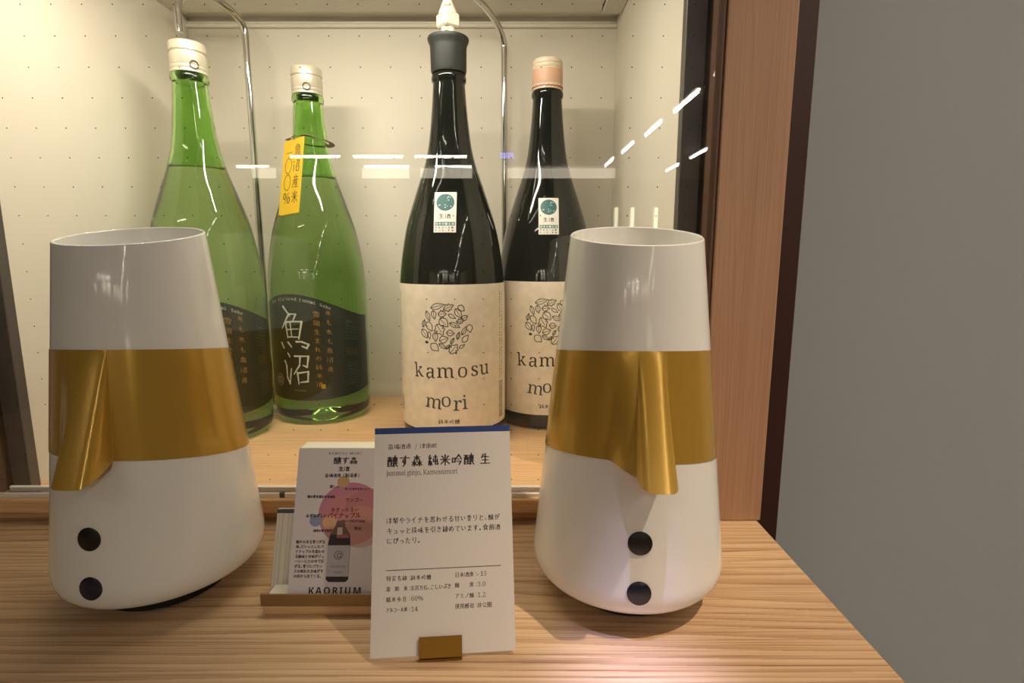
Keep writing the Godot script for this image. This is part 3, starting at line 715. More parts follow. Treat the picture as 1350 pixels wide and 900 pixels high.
func kamosu_label() -> StandardMaterial3D:
	if M.has("kamosu"):
		return M.kamosu
	var p := Print.new(1400, 970, Color(0.90, 0.86, 0.76))
	# paper fibre
	var fb := FastNoiseLite.new()
	fb.seed = 5; fb.frequency = 0.012; fb.fractal_octaves = 3
	for y in 970:
		for x in 1400:
			var k := fb.get_noise_2d(x, y) * 0.035
			p.im.set_pixel(x, y, Color(0.95 + k, 0.91 + k, 0.82 + k * 1.2))
	var ink := Color(0.13, 0.12, 0.10)
	var teal := Color(0.17, 0.28, 0.27)
	var mm := 1400.0 / 202.4      # pixels per millimetre on the paper
	var cx := 700.0
	# the round emblem of leaves
	var ec := Vector2(cx - 8, 40.5 * mm)
	var er := 24.0 * mm
	var leaves := [[350, 195, 0.55, -15], [500, 210, 0.42, -25], [670, 225, 0.3, 40], [215, 330, 0.42, 70], [300, 310, 0.34, 80], [415, 298, 0.32, 0], [545, 330, 0.32, 30], [630, 290, 0.42, 60], [715, 350, 0.26, -30], [150, 430, 0.32, -75], [235, 470, 0.42, 60], [435, 415, 0.44, 45], [580, 450, 0.44, 25], [655, 396, 0.3, -10], [780, 500, 0.32, 80], [705, 525, 0.38, -60], [160, 570, 0.42, 55], [380, 510, 0.48, 60], [230, 590, 0.3, 85], [315, 610, 0.36, 85], [520, 555, 0.3, 5], [625, 590, 0.3, -75], [720, 635, 0.36, -50], [430, 640, 0.36, -20], [545, 660, 0.26, -60], [190, 685, 0.13, 10], [305, 750, 0.4, 40], [415, 735, 0.36, 35], [490, 740, 0.2, -50], [560, 770, 0.44, -50], [670, 740, 0.26, -30]]
	var idx := 0
	for lf in leaves:
		var c := ec + Vector2(lf[0] - 460, lf[1] - 490) / 345.0 * er
		var ang := deg_to_rad(lf[3])
		var ln: float = lf[2] * er
		var wd := ln * (0.2 + 0.09 * (idx % 3))
		for side in [-1.0, 1.0]:
			var pp := PackedVector2Array()
			for k in 13:
				var u := k / 12.0
				var off: float = sin(PI * pow(u, 0.8)) * wd * side
				if idx % 4 == 1:
					off *= 1.0 + 0.35 * sin(u * 22.0)      # toothed leaf
				pp.append(c + Vector2((u - 0.5) * ln, off).rotated(ang))
			p.path(pp, 2.5, ink if idx % 3 else teal)
		if idx % 4 != 2:
			p.seg(c + Vector2(-0.5 * ln, 0).rotated(ang), c + Vector2(0.3 * ln, 0).rotated(ang), 2.2, 1.4, ink)
		idx += 1
	# kamosu mori in loose hand-set letters
	var kx := [0.0, 13.0, 24.2, 43.5, 57.0, 66.0]
	var word := "kamosu"
	var size := 18.6 * mm
	for k in 6:
		latin(p, word[k], Vector2(cx + (-35.4 + kx[k]) * mm, (88.0 + [0.6, 0.3, -0.2, -0.6, -0.9, -1.0][k]) * mm), size, Color(0.16, 0.12, 0.09), true, 0.0, [-0.06, 0.03, 0.0, 0.05, 0.0, -0.02][k])
	var mx := [0.0, 16.6, 28.0, 37.0]
	for k in 4:
		latin(p, "mori"[k], Vector2(cx + (-24.0 + mx[k]) * mm, (116.8 + [0.0, -0.5, 3.0, 2.2][k]) * mm), size, [Color(0.17, 0.22, 0.21), teal, Color(0.15, 0.2, 0.19), teal][k], true, 0.0, [0.12, -0.05, 0.03, -0.04][k])
	line_of(p, "純米吟醸", Vector2(cx - 10 * mm, 128.5 * mm), Vector2(4.6, 4.6) * mm, 5.3 * mm, 1.8, ink)
	# fine print up both sides and the barcodes
	var rng := RandomNumberGenerator.new()
	rng.seed = 11
	for sx in [cx - 67 * mm, cx - 62.5 * mm, cx + 59.5 * mm, cx + 64 * mm]:
		var y := 8.0 * mm
		while y < 92.0 * mm:
			var hgt := rng.randf_range(1.0, 2.2) * mm
			for q in 3:
				p.rect(sx + q * 0.75 * mm, y, sx + q * 0.75 * mm + rng.randf_range(0.25, 0.6) * mm, y + hgt, Color(0.22, 0.2, 0.17))
			y += hgt + rng.randf_range(0.3, 1.4) * mm
	for b in [[cx + 58.5 * mm, 98.0, 134.0], [cx - 69 * mm, 112.0, 128.0]]:
		var y2: float = b[1] * mm
		while y2 < b[2] * mm:
			var hh := rng.randf_range(0.25, 0.9) * mm
			p.rect(b[0], y2, b[0] + 9 * mm, y2 + hh, ink)
			y2 += hh + rng.randf_range(0.3, 0.9) * mm
	M.kamosu = p.material(0.55)
	return M.kamosu

func sticker_print() -> StandardMaterial3D:
	if M.has("sticker"):
		return M.sticker
	var p := Print.new(260, 500, Color(0.92, 0.91, 0.87))
	var teal := Color(0.22, 0.43, 0.43)
	p.disc(Vector2(130, 128), 105, teal)
	var rng := RandomNumberGenerator.new()
	rng.seed = 4
	for k in 13:
		var a := rng.randf() * TAU
		p.disc(Vector2(130, 128) + Vector2(cos(a), sin(a)) * 90.0 * sqrt(rng.randf()), rng.randf_range(3.0, 7.0), Color(0.9, 0.92, 0.88))
	line_of(p, "生酒", Vector2(58, 268), Vector2(62, 62), 76, 4.0, Color(0.15, 0.15, 0.14))
	p.rect(14, 372, 246, 416, teal)
	line_of(p, "純米吟醸生酒", Vector2(22, 380), Vector2(28, 28), 37, 2.2, Color(0.92, 0.92, 0.9), false)
	line_of(p, "アルコール料", Vector2(16, 428), Vector2(24, 24), 38, 2.0, Color(0.2, 0.2, 0.2), false)
	line_of(p, "イノシ、す水", Vector2(16, 462), Vector2(24, 24), 42, 2.0, Color(0.2, 0.2, 0.2), false)
	M.sticker = p.material(0.45)
	return M.sticker

func kamosu_bottle(at: Vector3, turn: float, capped: bool, label: String) -> void:
	var b := thing("sake_bottle", label, "bottle", at, "sake bottles in the cabinet")
	b.rotation.y = turn
	part("glass_body", MB.new().lathe(dark_profile, 96), M.dark_glass, b)
	var lb := part("front_label", wrapped(dark_profile, -1.92, 1.92, func(_u): return 0.0172, func(_u): return 0.1572, 0.0003, 96, 8), kamosu_label(), b)
	lb.set_meta("label", "cream paper label with round leaf emblem and the words kamosu mori")
	# the slip over the shoulder
	var st := part("shoulder_sticker", wrapped(dark_profile, -0.235, 0.235, func(_u): return 0.2045, func(_u): return 0.2415, 0.0004, 12, 12, 0.0208), sticker_print(), b)
	st.position = Vector3(0, 0, 0)
	st.rotation.y = -0.03
	if capped:
		var cp := part("screw_cap", MB.new().lathe(PackedVector2Array([Vector2(0.0146, 0.3535), Vector2(0.0155, 0.3535), Vector2(0.0157, 0.3575), Vector2(0.0152, 0.3582), Vector2(0.0157, 0.3592), Vector2(0.0157, 0.3735), Vector2(0.0151, 0.3743), Vector2(0.0157, 0.3752), Vector2(0.0157, 0.3775), Vector2(0.0151, 0.3783), Vector2(0.0156, 0.379), Vector2(0.0154, 0.3825), Vector2(0.0143, 0.3838), Vector2(0.0, 0.384)]), 64), mat(Color(0.86, 0.80, 0.70), 0.35), b)
		part("cap_wrap", MB.new().lathe(PackedVector2Array([Vector2(0.01575, 0.3594), Vector2(0.01585, 0.36), Vector2(0.01585, 0.3728), Vector2(0.01575, 0.3733)]), 64), mat(Color(0.83, 0.66, 0.55), 0.5), cp)
		var red := MB.new()
		for k in 34:
			var a := -1.7 + k * 0.1
			red.box(Vector3(sin(a) * 0.01585, 0.3556 + 0.0004 * (k % 3), cos(a) * 0.01585), Vector3(0.0009, 0.0016, 0.0006), 0.0001)
		part("cap_lettering", red, mat(Color(0.62, 0.25, 0.2), 0.6), cp)

func green_label(top_of: Callable, low_of: Callable) -> StandardMaterial3D:
	var W := 1200
	var H := 900
	var p := Print.new(W, H, Color(0.105, 0.15, 0.105))
	# The sheet is cut along a curve, so a print row follows it: y here is measured straight down in the flat.
	var white := Color(0.78, 0.80, 0.72)
	var gold := Color(0.62, 0.46, 0.17)
	var put := func(x: float, y: float) -> Vector2:      # x, y in millimetres from the label's middle and from the top line at height 0.142
		var u := (x + 80.0) / 160.0
		var hgt := 0.142 - y * 0.001
		var w: float = (hgt - low_of.call(u)) / (top_of.call(u) - low_of.call(u))
		return Vector2(u * W, (1.0 - w) * H)
	# brushed letters, traced by strokes: x, y in millimetres
	var fish := [[[-28, 12, -20, 22], 1.5], [[-21, 20, -31, 36], 1.5], [[-21, 20, -13, 20, -17, 28], 1.3], [[-26, 28, -24, 46], 1.4], [[-25, 29, -7, 28, -11, 47], 1.6], [[-20, 29, -19, 45], 1.1], [[-24, 37, -11, 36], 1.0], [[-23, 45, -11, 45], 1.1], [[-33, 52, -30, 58], 1.6], [[-24, 51, -20, 56], 1.5], [[-14, 50, -8, 50, -1, 53, -3, 57, -8, 55], 1.6]]
	var pond := [[[-25, 63, -23, 67], 1.5], [[-30, 72, -28, 77, -28, 90, -25, 97, -22, 80], 1.5], [[-17, 66, -2, 66, -4, 78, -8, 76], 1.5], [[-11, 67, -12, 76, -19, 86], 1.4], [[-15, 84, -14, 97], 1.4], [[-15, 85, -3, 83, -4, 94, -12, 95], 1.5]]
	for grp in [fish, pond]:
		for s in grp:
			var xy: Array = s[0]
			var mm := W / 160.0
			for k in range(0, xy.size() - 2, 2):
				p.seg(put.call(xy[k] * 1.0 + 6.0, xy[k + 1] * 0.98), put.call(xy[k + 2] * 1.0 + 6.0, xy[k + 3] * 0.98), s[1] * mm * 0.72, s[1] * mm * 0.46, white)
	for cc in [["雪国生まれの純米酒", 11.0, 16.0, 9.6], ["米も水も魚沼産", 23.0, 15.0, 10.3]]:
		var y: float = cc[2]
		for ch in cc[0]:
			letter(p, ch, put.call(cc[1], y), Vector2(48, 48), 2.6, gold)
			y += cc[3]
	p.rect(put.call(15.5, 96.0).x, put.call(15.5, 96.0).y, put.call(20, 96.0).x, put.call(20, 101.0).y, Color(0.66, 0.55, 0.16))
	# lettering along the upper edge
	var txt := "Dry flavored Junmai Sake"
	for k in txt.length():
		var x := -40.0 + k * 2.9
		var u := (x + 80.0) / 160.0
		var hgt: float = top_of.call(u) - 0.0065
		latin(p, txt[k], put.call(x, (0.142 - hgt) * 1000.0), 36.0, Color(0.72, 0.78, 0.68), true, 0.0, 0.05)
	latin(p, "Uonuma", put.call(-14.0, 103.0), 26.0, Color(0.5, 0.52, 0.42))
	# round mark and the grey block on the right
	var rc: Vector2 = put.call(-34.0, 92.0)
	p.ring(rc, 44, 50, 3.5, Color(0.56, 0.56, 0.46))
	p.disc(rc, 34, Color(0.50, 0.50, 0.41))
	line_of(p, "沼酒", rc + Vector2(-24, -14), Vector2(22, 26), 25, 1.8, Color(0.15, 0.18, 0.12), false)
	var rng := RandomNumberGenerator.new()
	rng.seed = 19
	latin(p, "BBF", put.call(45.0, 30.0), 34.0, Color(0.42, 0.44, 0.38), false)
	for k in 5:
		var o: Vector2 = put.call(45.0, 33.0 + k * 3.6)
		for q in 7:
			p.rect(o.x + q * 16, o.y, o.x + q * 16 + rng.randf_range(5, 14), o.y + 8, Color(0.33, 0.37, 0.33))
	var bo: Vector2 = put.call(44.0, 58.0)
	p.rect(bo.x, bo.y, bo.x + 110, bo.y + 78, Color(0.26, 0.24, 0.10))
	for k in 7:
		p.rect(bo.x + 8, bo.y + 8 + k * 10, bo.x + 100, bo.y + 12 + k * 10, Color(0.13, 0.13, 0.07))
	for k in 8:
		var o2: Vector2 = put.call(46.0, 76.0 + k * 3.2)
		for q in 6:
			p.rect(o2.x + q * 17, o2.y, o2.x + q * 17 + rng.randf_range(5, 14), o2.y + 7, Color(0.36, 0.40, 0.36))
	return p.material(0.4)

func green_bottle(at: Vector3, turn: float, first: bool, label: String) -> void:
	var b := thing("sake_bottle", label, "bottle", at, "sake bottles in the cabinet")
	b.rotation.y = turn
	# outside of the glass, and the air above the liquid as a hollow with its walls turned inward
	var outer := green_profile.slice(0, green_profile.size() - 2)
	outer.append(Vector2(0.0, 0.3625))
	var mb := MB.new().lathe(outer, 96)
	var air := PackedVector2Array([Vector2(0.0, 0.2655), Vector2(radius_at(green_profile, 0.266) - 0.0042, 0.2655), Vector2(radius_at(green_profile, 0.268) - 0.0028, 0.2675)])
	var y := 0.271
	while y < 0.345:
		air.append(Vector2(radius_at(green_profile, y) - 0.0028, y))
		y += 0.006
	air.append_array([Vector2(0.0125, 0.345), Vector2(0.0115, 0.3605), Vector2(0.0, 0.3605)])
	mb.lathe(air, 96, Vector3.ZERO, -1.0)
	part("glass_body", mb, M.green_glass, b)
	var top_of := func(u: float) -> float: return 0.130 + 0.0135 * cos((u - 0.42) * 5.2) if u > 0.1 and u < 0.98 else 0.130 + 0.0135 * cos((clampf(u, 0.1, 0.98) - 0.42) * 5.2)
	var low_of := func(u: float) -> float: return 0.0285 + 0.006 * pow(absf(u - 0.48) * 2.0, 2.0)
	if not M.has("green_label"):
		M.green_label = green_label(top_of, low_of)
	part("front_label", wrapped(green_profile, -1.52, 1.52, low_of, top_of, 0.0003, 72, 10), M.green_label, b)
	var cap := part("screw_cap", MB.new().lathe(PackedVector2Array([Vector2(0.0148, 0.3535), Vector2(0.0158, 0.3535), Vector2(0.016, 0.3555), Vector2(0.0155, 0.3562), Vector2(0.016, 0.357), Vector2(0.016, 0.359), Vector2(0.0156, 0.3597), Vector2(0.016, 0.3605), Vector2(0.016, 0.3695), Vector2(0.0151, 0.3705), Vector2(0.0151, 0.3718), Vector2(0.0161, 0.3728), Vector2(0.016, 0.379), Vector2(0.0152, 0.3808), Vector2(0.0, 0.381)]), 64), mat(Color(0.84, 0.81, 0.73), 0.3, 0.35), b)
	# the pull ring of the cap
	var pr := PackedVector3Array()
	for k in 19:
		var a := TAU * k / 18.0
		var f := 0.30 + 0.22 * cos(a)
		pr.append(Vector3(sin(f) * 0.0166, 0.3592 + 0.0036 * sin(a), cos(f) * 0.0166))
	part("pull_ring", MB.new().tube(pr, 0.0005, 8), mat(Color(0.35, 0.34, 0.3), 0.4, 0.6), cap)

func neck_tag() -> void:
	var base := Vector3(-0.221, SH, -0.625)
	var t := thing("neck_tag", "folded yellow paper tag hanging from the green bottle's neck", "tag", base)
	var p := Print.new(360, 760, Color(0.93, 0.76, 0.16))
	var ink := Color(0.18, 0.15, 0.08)
	var y := 60.0
	for ch in "魚沼産米":
		letter(p, ch, Vector2(205, y), Vector2(112, 128), 6.0, ink)
		y += 158
	letter(p, "一", Vector2(48, 90), Vector2(130, 90), 5.0, ink)
	p.ring(Vector2(112, 270), 56, 78, 4.0, ink)
	p.ring(Vector2(112, 440), 56, 78, 4.0, ink)
	latin(p, "%", Vector2(52, 650), 150.0, ink)
	# the hanging flap, seen turned away: near edge on the right
	var tr := Vector3(0.0045, 0.3065, 0.0285)
	var br := Vector3(0.001, 0.2275, 0.047)
	var tl := Vector3(-0.0285, 0.3065, -0.001)
	var bl := Vector3(-0.0265, 0.2245, 0.0325)
	var nn := (br - tr).cross(tl - tr).normalized()
	if nn.z < 0:
		nn = -nn
	var flap := MB.new()
	flap.quad(tl, tr, br, bl, nn, Vector2(0, 0), Vector2(1, 0), Vector2(1, 1), Vector2(0, 1))
	part("front_flap", flap, p.material(0.6), t)
	var rear := MB.new()
	var bk := -nn * 0.0004
	rear.quad(tl + bk, tr + bk, br + bk, bl + bk, -nn)
	rear.face(tl, bl, bl + bk, tl + bk, (tr + br) * 0.5)
	rear.face(tr, br, br + bk, tr + bk, (tl + bl) * 0.5)
	rear.face(bl, br, br + bk, bl + bk, (tl + tr) * 0.5)
	var paper := mat(Color(0.62, 0.55, 0.42), 0.7)
	part("flap_back", rear, paper, t)
	# the collar round the neck: a strip with a rounded end and a hole
	var mid := (tl + tr) * 0.5
	var ax := Vector3(-mid.x, 0, -mid.z).normalized()      # from the fold through the neck
	var sd := Vector3(0, 1, 0).cross(ax).normalized()
	var half := (tr - tl).length() * 0.5
	var reach := Vector2(mid.x, mid.z).length()
	var collar := MB.new()
	var outer := PackedVector3Array()
	var inner := PackedVector3Array()
	var cnt := 48
	for k in cnt + 1:
		var a := TAU * k / cnt
		var dx := cos(a)
		var dy := sin(a)
		var o := Vector2(dx, dy) * 0.0235
		# square off towards the fold
		if dx < 0.0:
			var q := minf(reach / maxf(-dx, 1e-4), half / maxf(absf(dy), 1e-4))
			o = Vector2(dx, dy) * q
		else:
			o = Vector2(dx * 0.027, dy * half)
		var tilt := -0.005
		outer.append(ax * o.x + sd * o.y + Vector3(0, 0.3085 + tilt * (o.x + reach) / 0.05, 0))
		var ii := Vector2(dx, dy) * 0.0197
		inner.append(ax * ii.x + sd * ii.y + Vector3(0, 0.3085 + tilt * (ii.x + reach) / 0.05, 0))
	for k in cnt:
		for s in [0.0, 0.0005]:
			var dn := Vector3(0, s, 0)
			collar.quad(outer[k] + dn, outer[k + 1] + dn, inner[k + 1] + dn, inner[k] + dn, Vector3(0, 1 if s > 0 else -1, 0))
		var th := Vector3(0, 0.0005, 0)
		collar.face(outer[k], outer[k + 1], outer[k + 1] + th, outer[k] + th, Vector3(0, 0.306, 0))
	part("collar", collar, paper, t)

# ------------------------------------------------------------------ pump stands and stopper
func pumps() -> void:
	pump_stand(Vector3(-0.009, SH, -0.672), Vector3(-0.0604, 0, -0.556), "chrome gooseneck pole bending over the stoppered bottle")
	pump_stand(Vector3(-0.29, SH, -0.64), Vector3(-0.325, 0, -0.575), "chrome gooseneck pole with white disc foot beside the tagged green bottle")
	# the rubber stopper with its plastic valve on the middle bottle
	var o := thing("pump_stopper", "black rubber stopper with white plastic valve in the middle bottle", "stopper", Vector3(-0.0604, SH, -0.556))
	part("rubber_plug", MB.new().lathe(PackedVector2Array([Vector2(0.0153, 0.3545), Vector2(0.0162, 0.3545), Vector2(0.0170, 0.357), Vector2(0.0172, 0.377), Vector2(0.0178, 0.380), Vector2(0.0192, 0.383), Vector2(0.0196, 0.385), Vector2(0.0192, 0.3862), Vector2(0.0, 0.3866)]), 64), M.rubber, o)
	var v := part("valve_neck", MB.new().lathe(PackedVector2Array([Vector2(0.0, 0.3855), Vector2(0.0076, 0.3855), Vector2(0.0076, 0.388), Vector2(0.0066, 0.389), Vector2(0.0066, 0.397), Vector2(0.0, 0.397)]), 40), M.plastic, o)
	part("valve_slot", MB.new().box(Vector3(-0.0005, 0.3925, 0.0064), Vector3(0.0036, 0.003, 0.001), 0.0002), mat(Color(0.6, 0.57, 0.48), 0.6), v)
	var blk := part("valve_block", MB.new().box(Vector3.ZERO, Vector3(0.0168, 0.0125, 0.0168), 0.0016), M.plastic, o)
	blk.position = Vector3(0, 0.4015, 0)
	blk.rotation_degrees = Vector3(0, 38, 0)
	var cone := part("valve_cone", MB.new().lathe(PackedVector2Array([Vector2(0.0, 0.4065), Vector2(0.0088, 0.4065), Vector2(0.0085, 0.409), Vector2(0.0036, 0.4205), Vector2(0.0033, 0.44), Vector2(0.0, 0.44)]), 40), M.plastic, o)
	part("valve_window", MB.new().box(Vector3(-0.0004, 0.4125, 0.0072), Vector3(0.0048, 0.0022, 0.0012), 0.0003), mat(Color(0.6, 0.57, 0.46), 0.6), cone)

func pump_stand(foot: Vector3, over: Vector3, label: String) -> void:
	var t := thing("pump_stand", label, "stand", foot, "chrome pump stands")
	part("foot_disc", MB.new().lathe(PackedVector2Array([Vector2(0, 0), Vector2(0.0185, 0), Vector2(0.0192, 0.0008), Vector2(0.019, 0.0046), Vector2(0.018, 0.0056), Vector2(0, 0.0058)]), 48), M.plastic, t)
	var dir := Vector3(over.x - foot.x, 0, over.z - foot.z)
	var rr := dir.length() * 0.5
	dir = dir.normalized()
	var y0 := 0.434 - foot.y
	var ry := 0.025
	var path := PackedVector3Array([Vector3(0, 0.0055, 0), Vector3(0, 0.2, 0), Vector3(0, y0 - 0.012, 0)])
	for k in 25:
		var a := PI * k / 24.0
		path.append(dir * (rr - rr * cos(a)) + Vector3(0, y0 + ry * sin(a), 0))
	path.append(dir * rr * 2.0 + Vector3(0, y0 + 0.012, 0))
	if over.x < -0.2:
		path[path.size() - 1] = dir * rr * 2.0 + Vector3(0, y0 - 0.02, 0)
	else:
		path.remove_at(path.size() - 1)
		path = path.slice(0, path.size() - 4)
	part("pole", MB.new().tube(path, 0.0036, 24), M.chrome, t)
	part("collar", MB.new().lathe(PackedVector2Array([Vector2(0.0037, 0.0056), Vector2(0.0054, 0.0056), Vector2(0.0052, 0.009), Vector2(0.0037, 0.0095)]), 32), M.chrome, t)

# ------------------------------------------------------------------ cards
func cards() -> void:
	sign_card()
	info_card()

func sign_card() -> void:
	var W := 760
	var H := 1184
	var p := Print.new(W, H, Color(0.90, 0.875, 0.85))
	var ink := Color(0.15, 0.12, 0.11)
	p.rect(0, 0, W, 34, Color(0.16, 0.26, 0.52))
	line_of(p, "苗場酒造", Vector2(74, 90), Vector2(30, 30), 33, 1.7, Color(0.25, 0.21, 0.19))
	latin(p, "/", Vector2(224, 118), 36, Color(0.25, 0.21, 0.19))
	line_of(p, "津南町", Vector2(252, 90), Vector2(30, 30), 33, 1.7, Color(0.25, 0.21, 0.19))
	line_of(p, "醸す森", Vector2(72, 156), Vector2(58, 60), 67, 4.4, ink)
	line_of(p, "純米吟醸", Vector2(296, 156), Vector2(58, 60), 67, 4.4, ink)
	letter(p, "生", Vector2(588, 156), Vector2(58, 60), 4.4, ink)
	latin(p, "junmai ginjo, Kamosumori", Vector2(68, 262), 37, Color(0.25, 0.21, 0.19), true, -0.6, 0.0, 0.86)
	var body := Color(0.2, 0.17, 0.15)
	line_of(p, "洋梨やライチを思わせる甘い香りと、酸が", Vector2(74, 487), Vector2(29, 32), 33.4, 1.9, body)
	line_of(p, "キュッと後味を引き締めています。食前酒", Vector2(76, 540), Vector2(29, 32), 33.4, 1.9, body)
	line_of(p, "にぴったり。", Vector2(76, 592), Vector2(29, 32), 33.4, 1.9, body)
	p.rect(74, 755, 692, 759, Color(0.35, 0.28, 0.25))
	var sm := Color(0.28, 0.23, 0.2)
	line_of(p, "特定名称：純米吟醸", Vector2(78, 786), Vector2(23, 26), 28, 1.6, sm)
	line_of(p, "原　料　米：五百万石、こしいぶき", Vector2(78, 838), Vector2(21, 26), 22.8, 1.6, sm)
	line_of(p, "精米歩合：", Vector2(78, 890), Vector2(23, 26), 28, 1.6, sm)
	latin(p, "60%", Vector2(208, 914), 32, sm)
	line_of(p, "アルコール度：", Vector2(78, 944), Vector2(17, 22), 19, 1.5, sm)
	latin(p, "14", Vector2(208, 966), 32, sm)
	line_of(p, "日本酒度：", Vector2(442, 782), Vector2(23, 26), 26, 1.6, sm)
	latin(p, "- 15", Vector2(560, 806), 32, sm)
	line_of(p, "酸　　度：", Vector2(442, 834), Vector2(23, 26), 26, 1.6, sm)
	latin(p, "3.0", Vector2(562, 858), 32, sm)
	line_of(p, "アミノ酸：", Vector2(442, 888), Vector2(23, 26), 26, 1.6, sm)
	latin(p, "1.2", Vector2(562, 912), 32, sm)
	line_of(p, "使用酵母：非公開", Vector2(442, 940), Vector2(23, 26), 26, 1.6, sm)
	var t := thing("description_card", "upright white sake description card with blue top stripe in a brass clip", "card", Vector3(-0.0342, 0.0022, -0.2453))
	t.rotation_degrees = Vector3(0, 4.7, 0)
	var lean := Basis(Vector3(1, 0, 0), deg_to_rad(-21.0))
	var w := 0.0724
	var h := 0.1127
	var f := MB.new()
	var q: Array[Vector3] = []
	for e in [[-0.5, 1.0], [0.5, 1.0], [0.5, 0.0], [-0.5, 0.0]]:
		q.append(lean * Vector3(e[0] * w, e[1] * h, 0.0005))
	f.quad(q[0], q[1], q[2], q[3], lean * Vector3(0, 0, 1))
	part("printed_face", f, p.material(0.55), t)
	var bk := MB.new().box(Vector3(0, h / 2, -0.0001), Vector3(w, h, 0.0011), 0.0002)
	for k in bk.v.size():
		bk.v[k] = lean * bk.v[k]
		bk.n[k] = lean * bk.n[k]
	part("card_board", bk, mat(Color(0.9, 0.88, 0.86), 0.6), t)
	# brass clip: front leaf, foot and rear leaf bent from one strip
	var cl := thing("card_clip", "small folded brass clip holding the description card", "clip", Vector3(-0.0342, 0.0, -0.2453))
	cl.rotation_degrees = Vector3(0, 4.7, 0)
	var mk := func(z0: float, hh: float) -> MB:
		var m := MB.new().box(Vector3(0, hh / 2, z0), Vector3(0.0214, hh, 0.0006), 0.0002)
		for k in m.v.size():
			m.v[k] = lean * m.v[k] + Vector3(0.0, 0.0012, 0)
			m.n[k] = lean * m.n[k]
		return m
	var fl := part("front_leaf", mk.call(0.0022, 0.0098), M.brass, cl)
	fl.position.x = -0.0015
	var rl := part("rear_leaf", mk.call(-0.0016, 0.0098), M.brass, cl)
	rl.position.x = -0.0015
	part("foot_plate", MB.new().box(Vector3(-0.0015, 0.0006, -0.006), Vector3(0.0214, 0.0011, 0.0165), 0.0003), M.brass, cl)

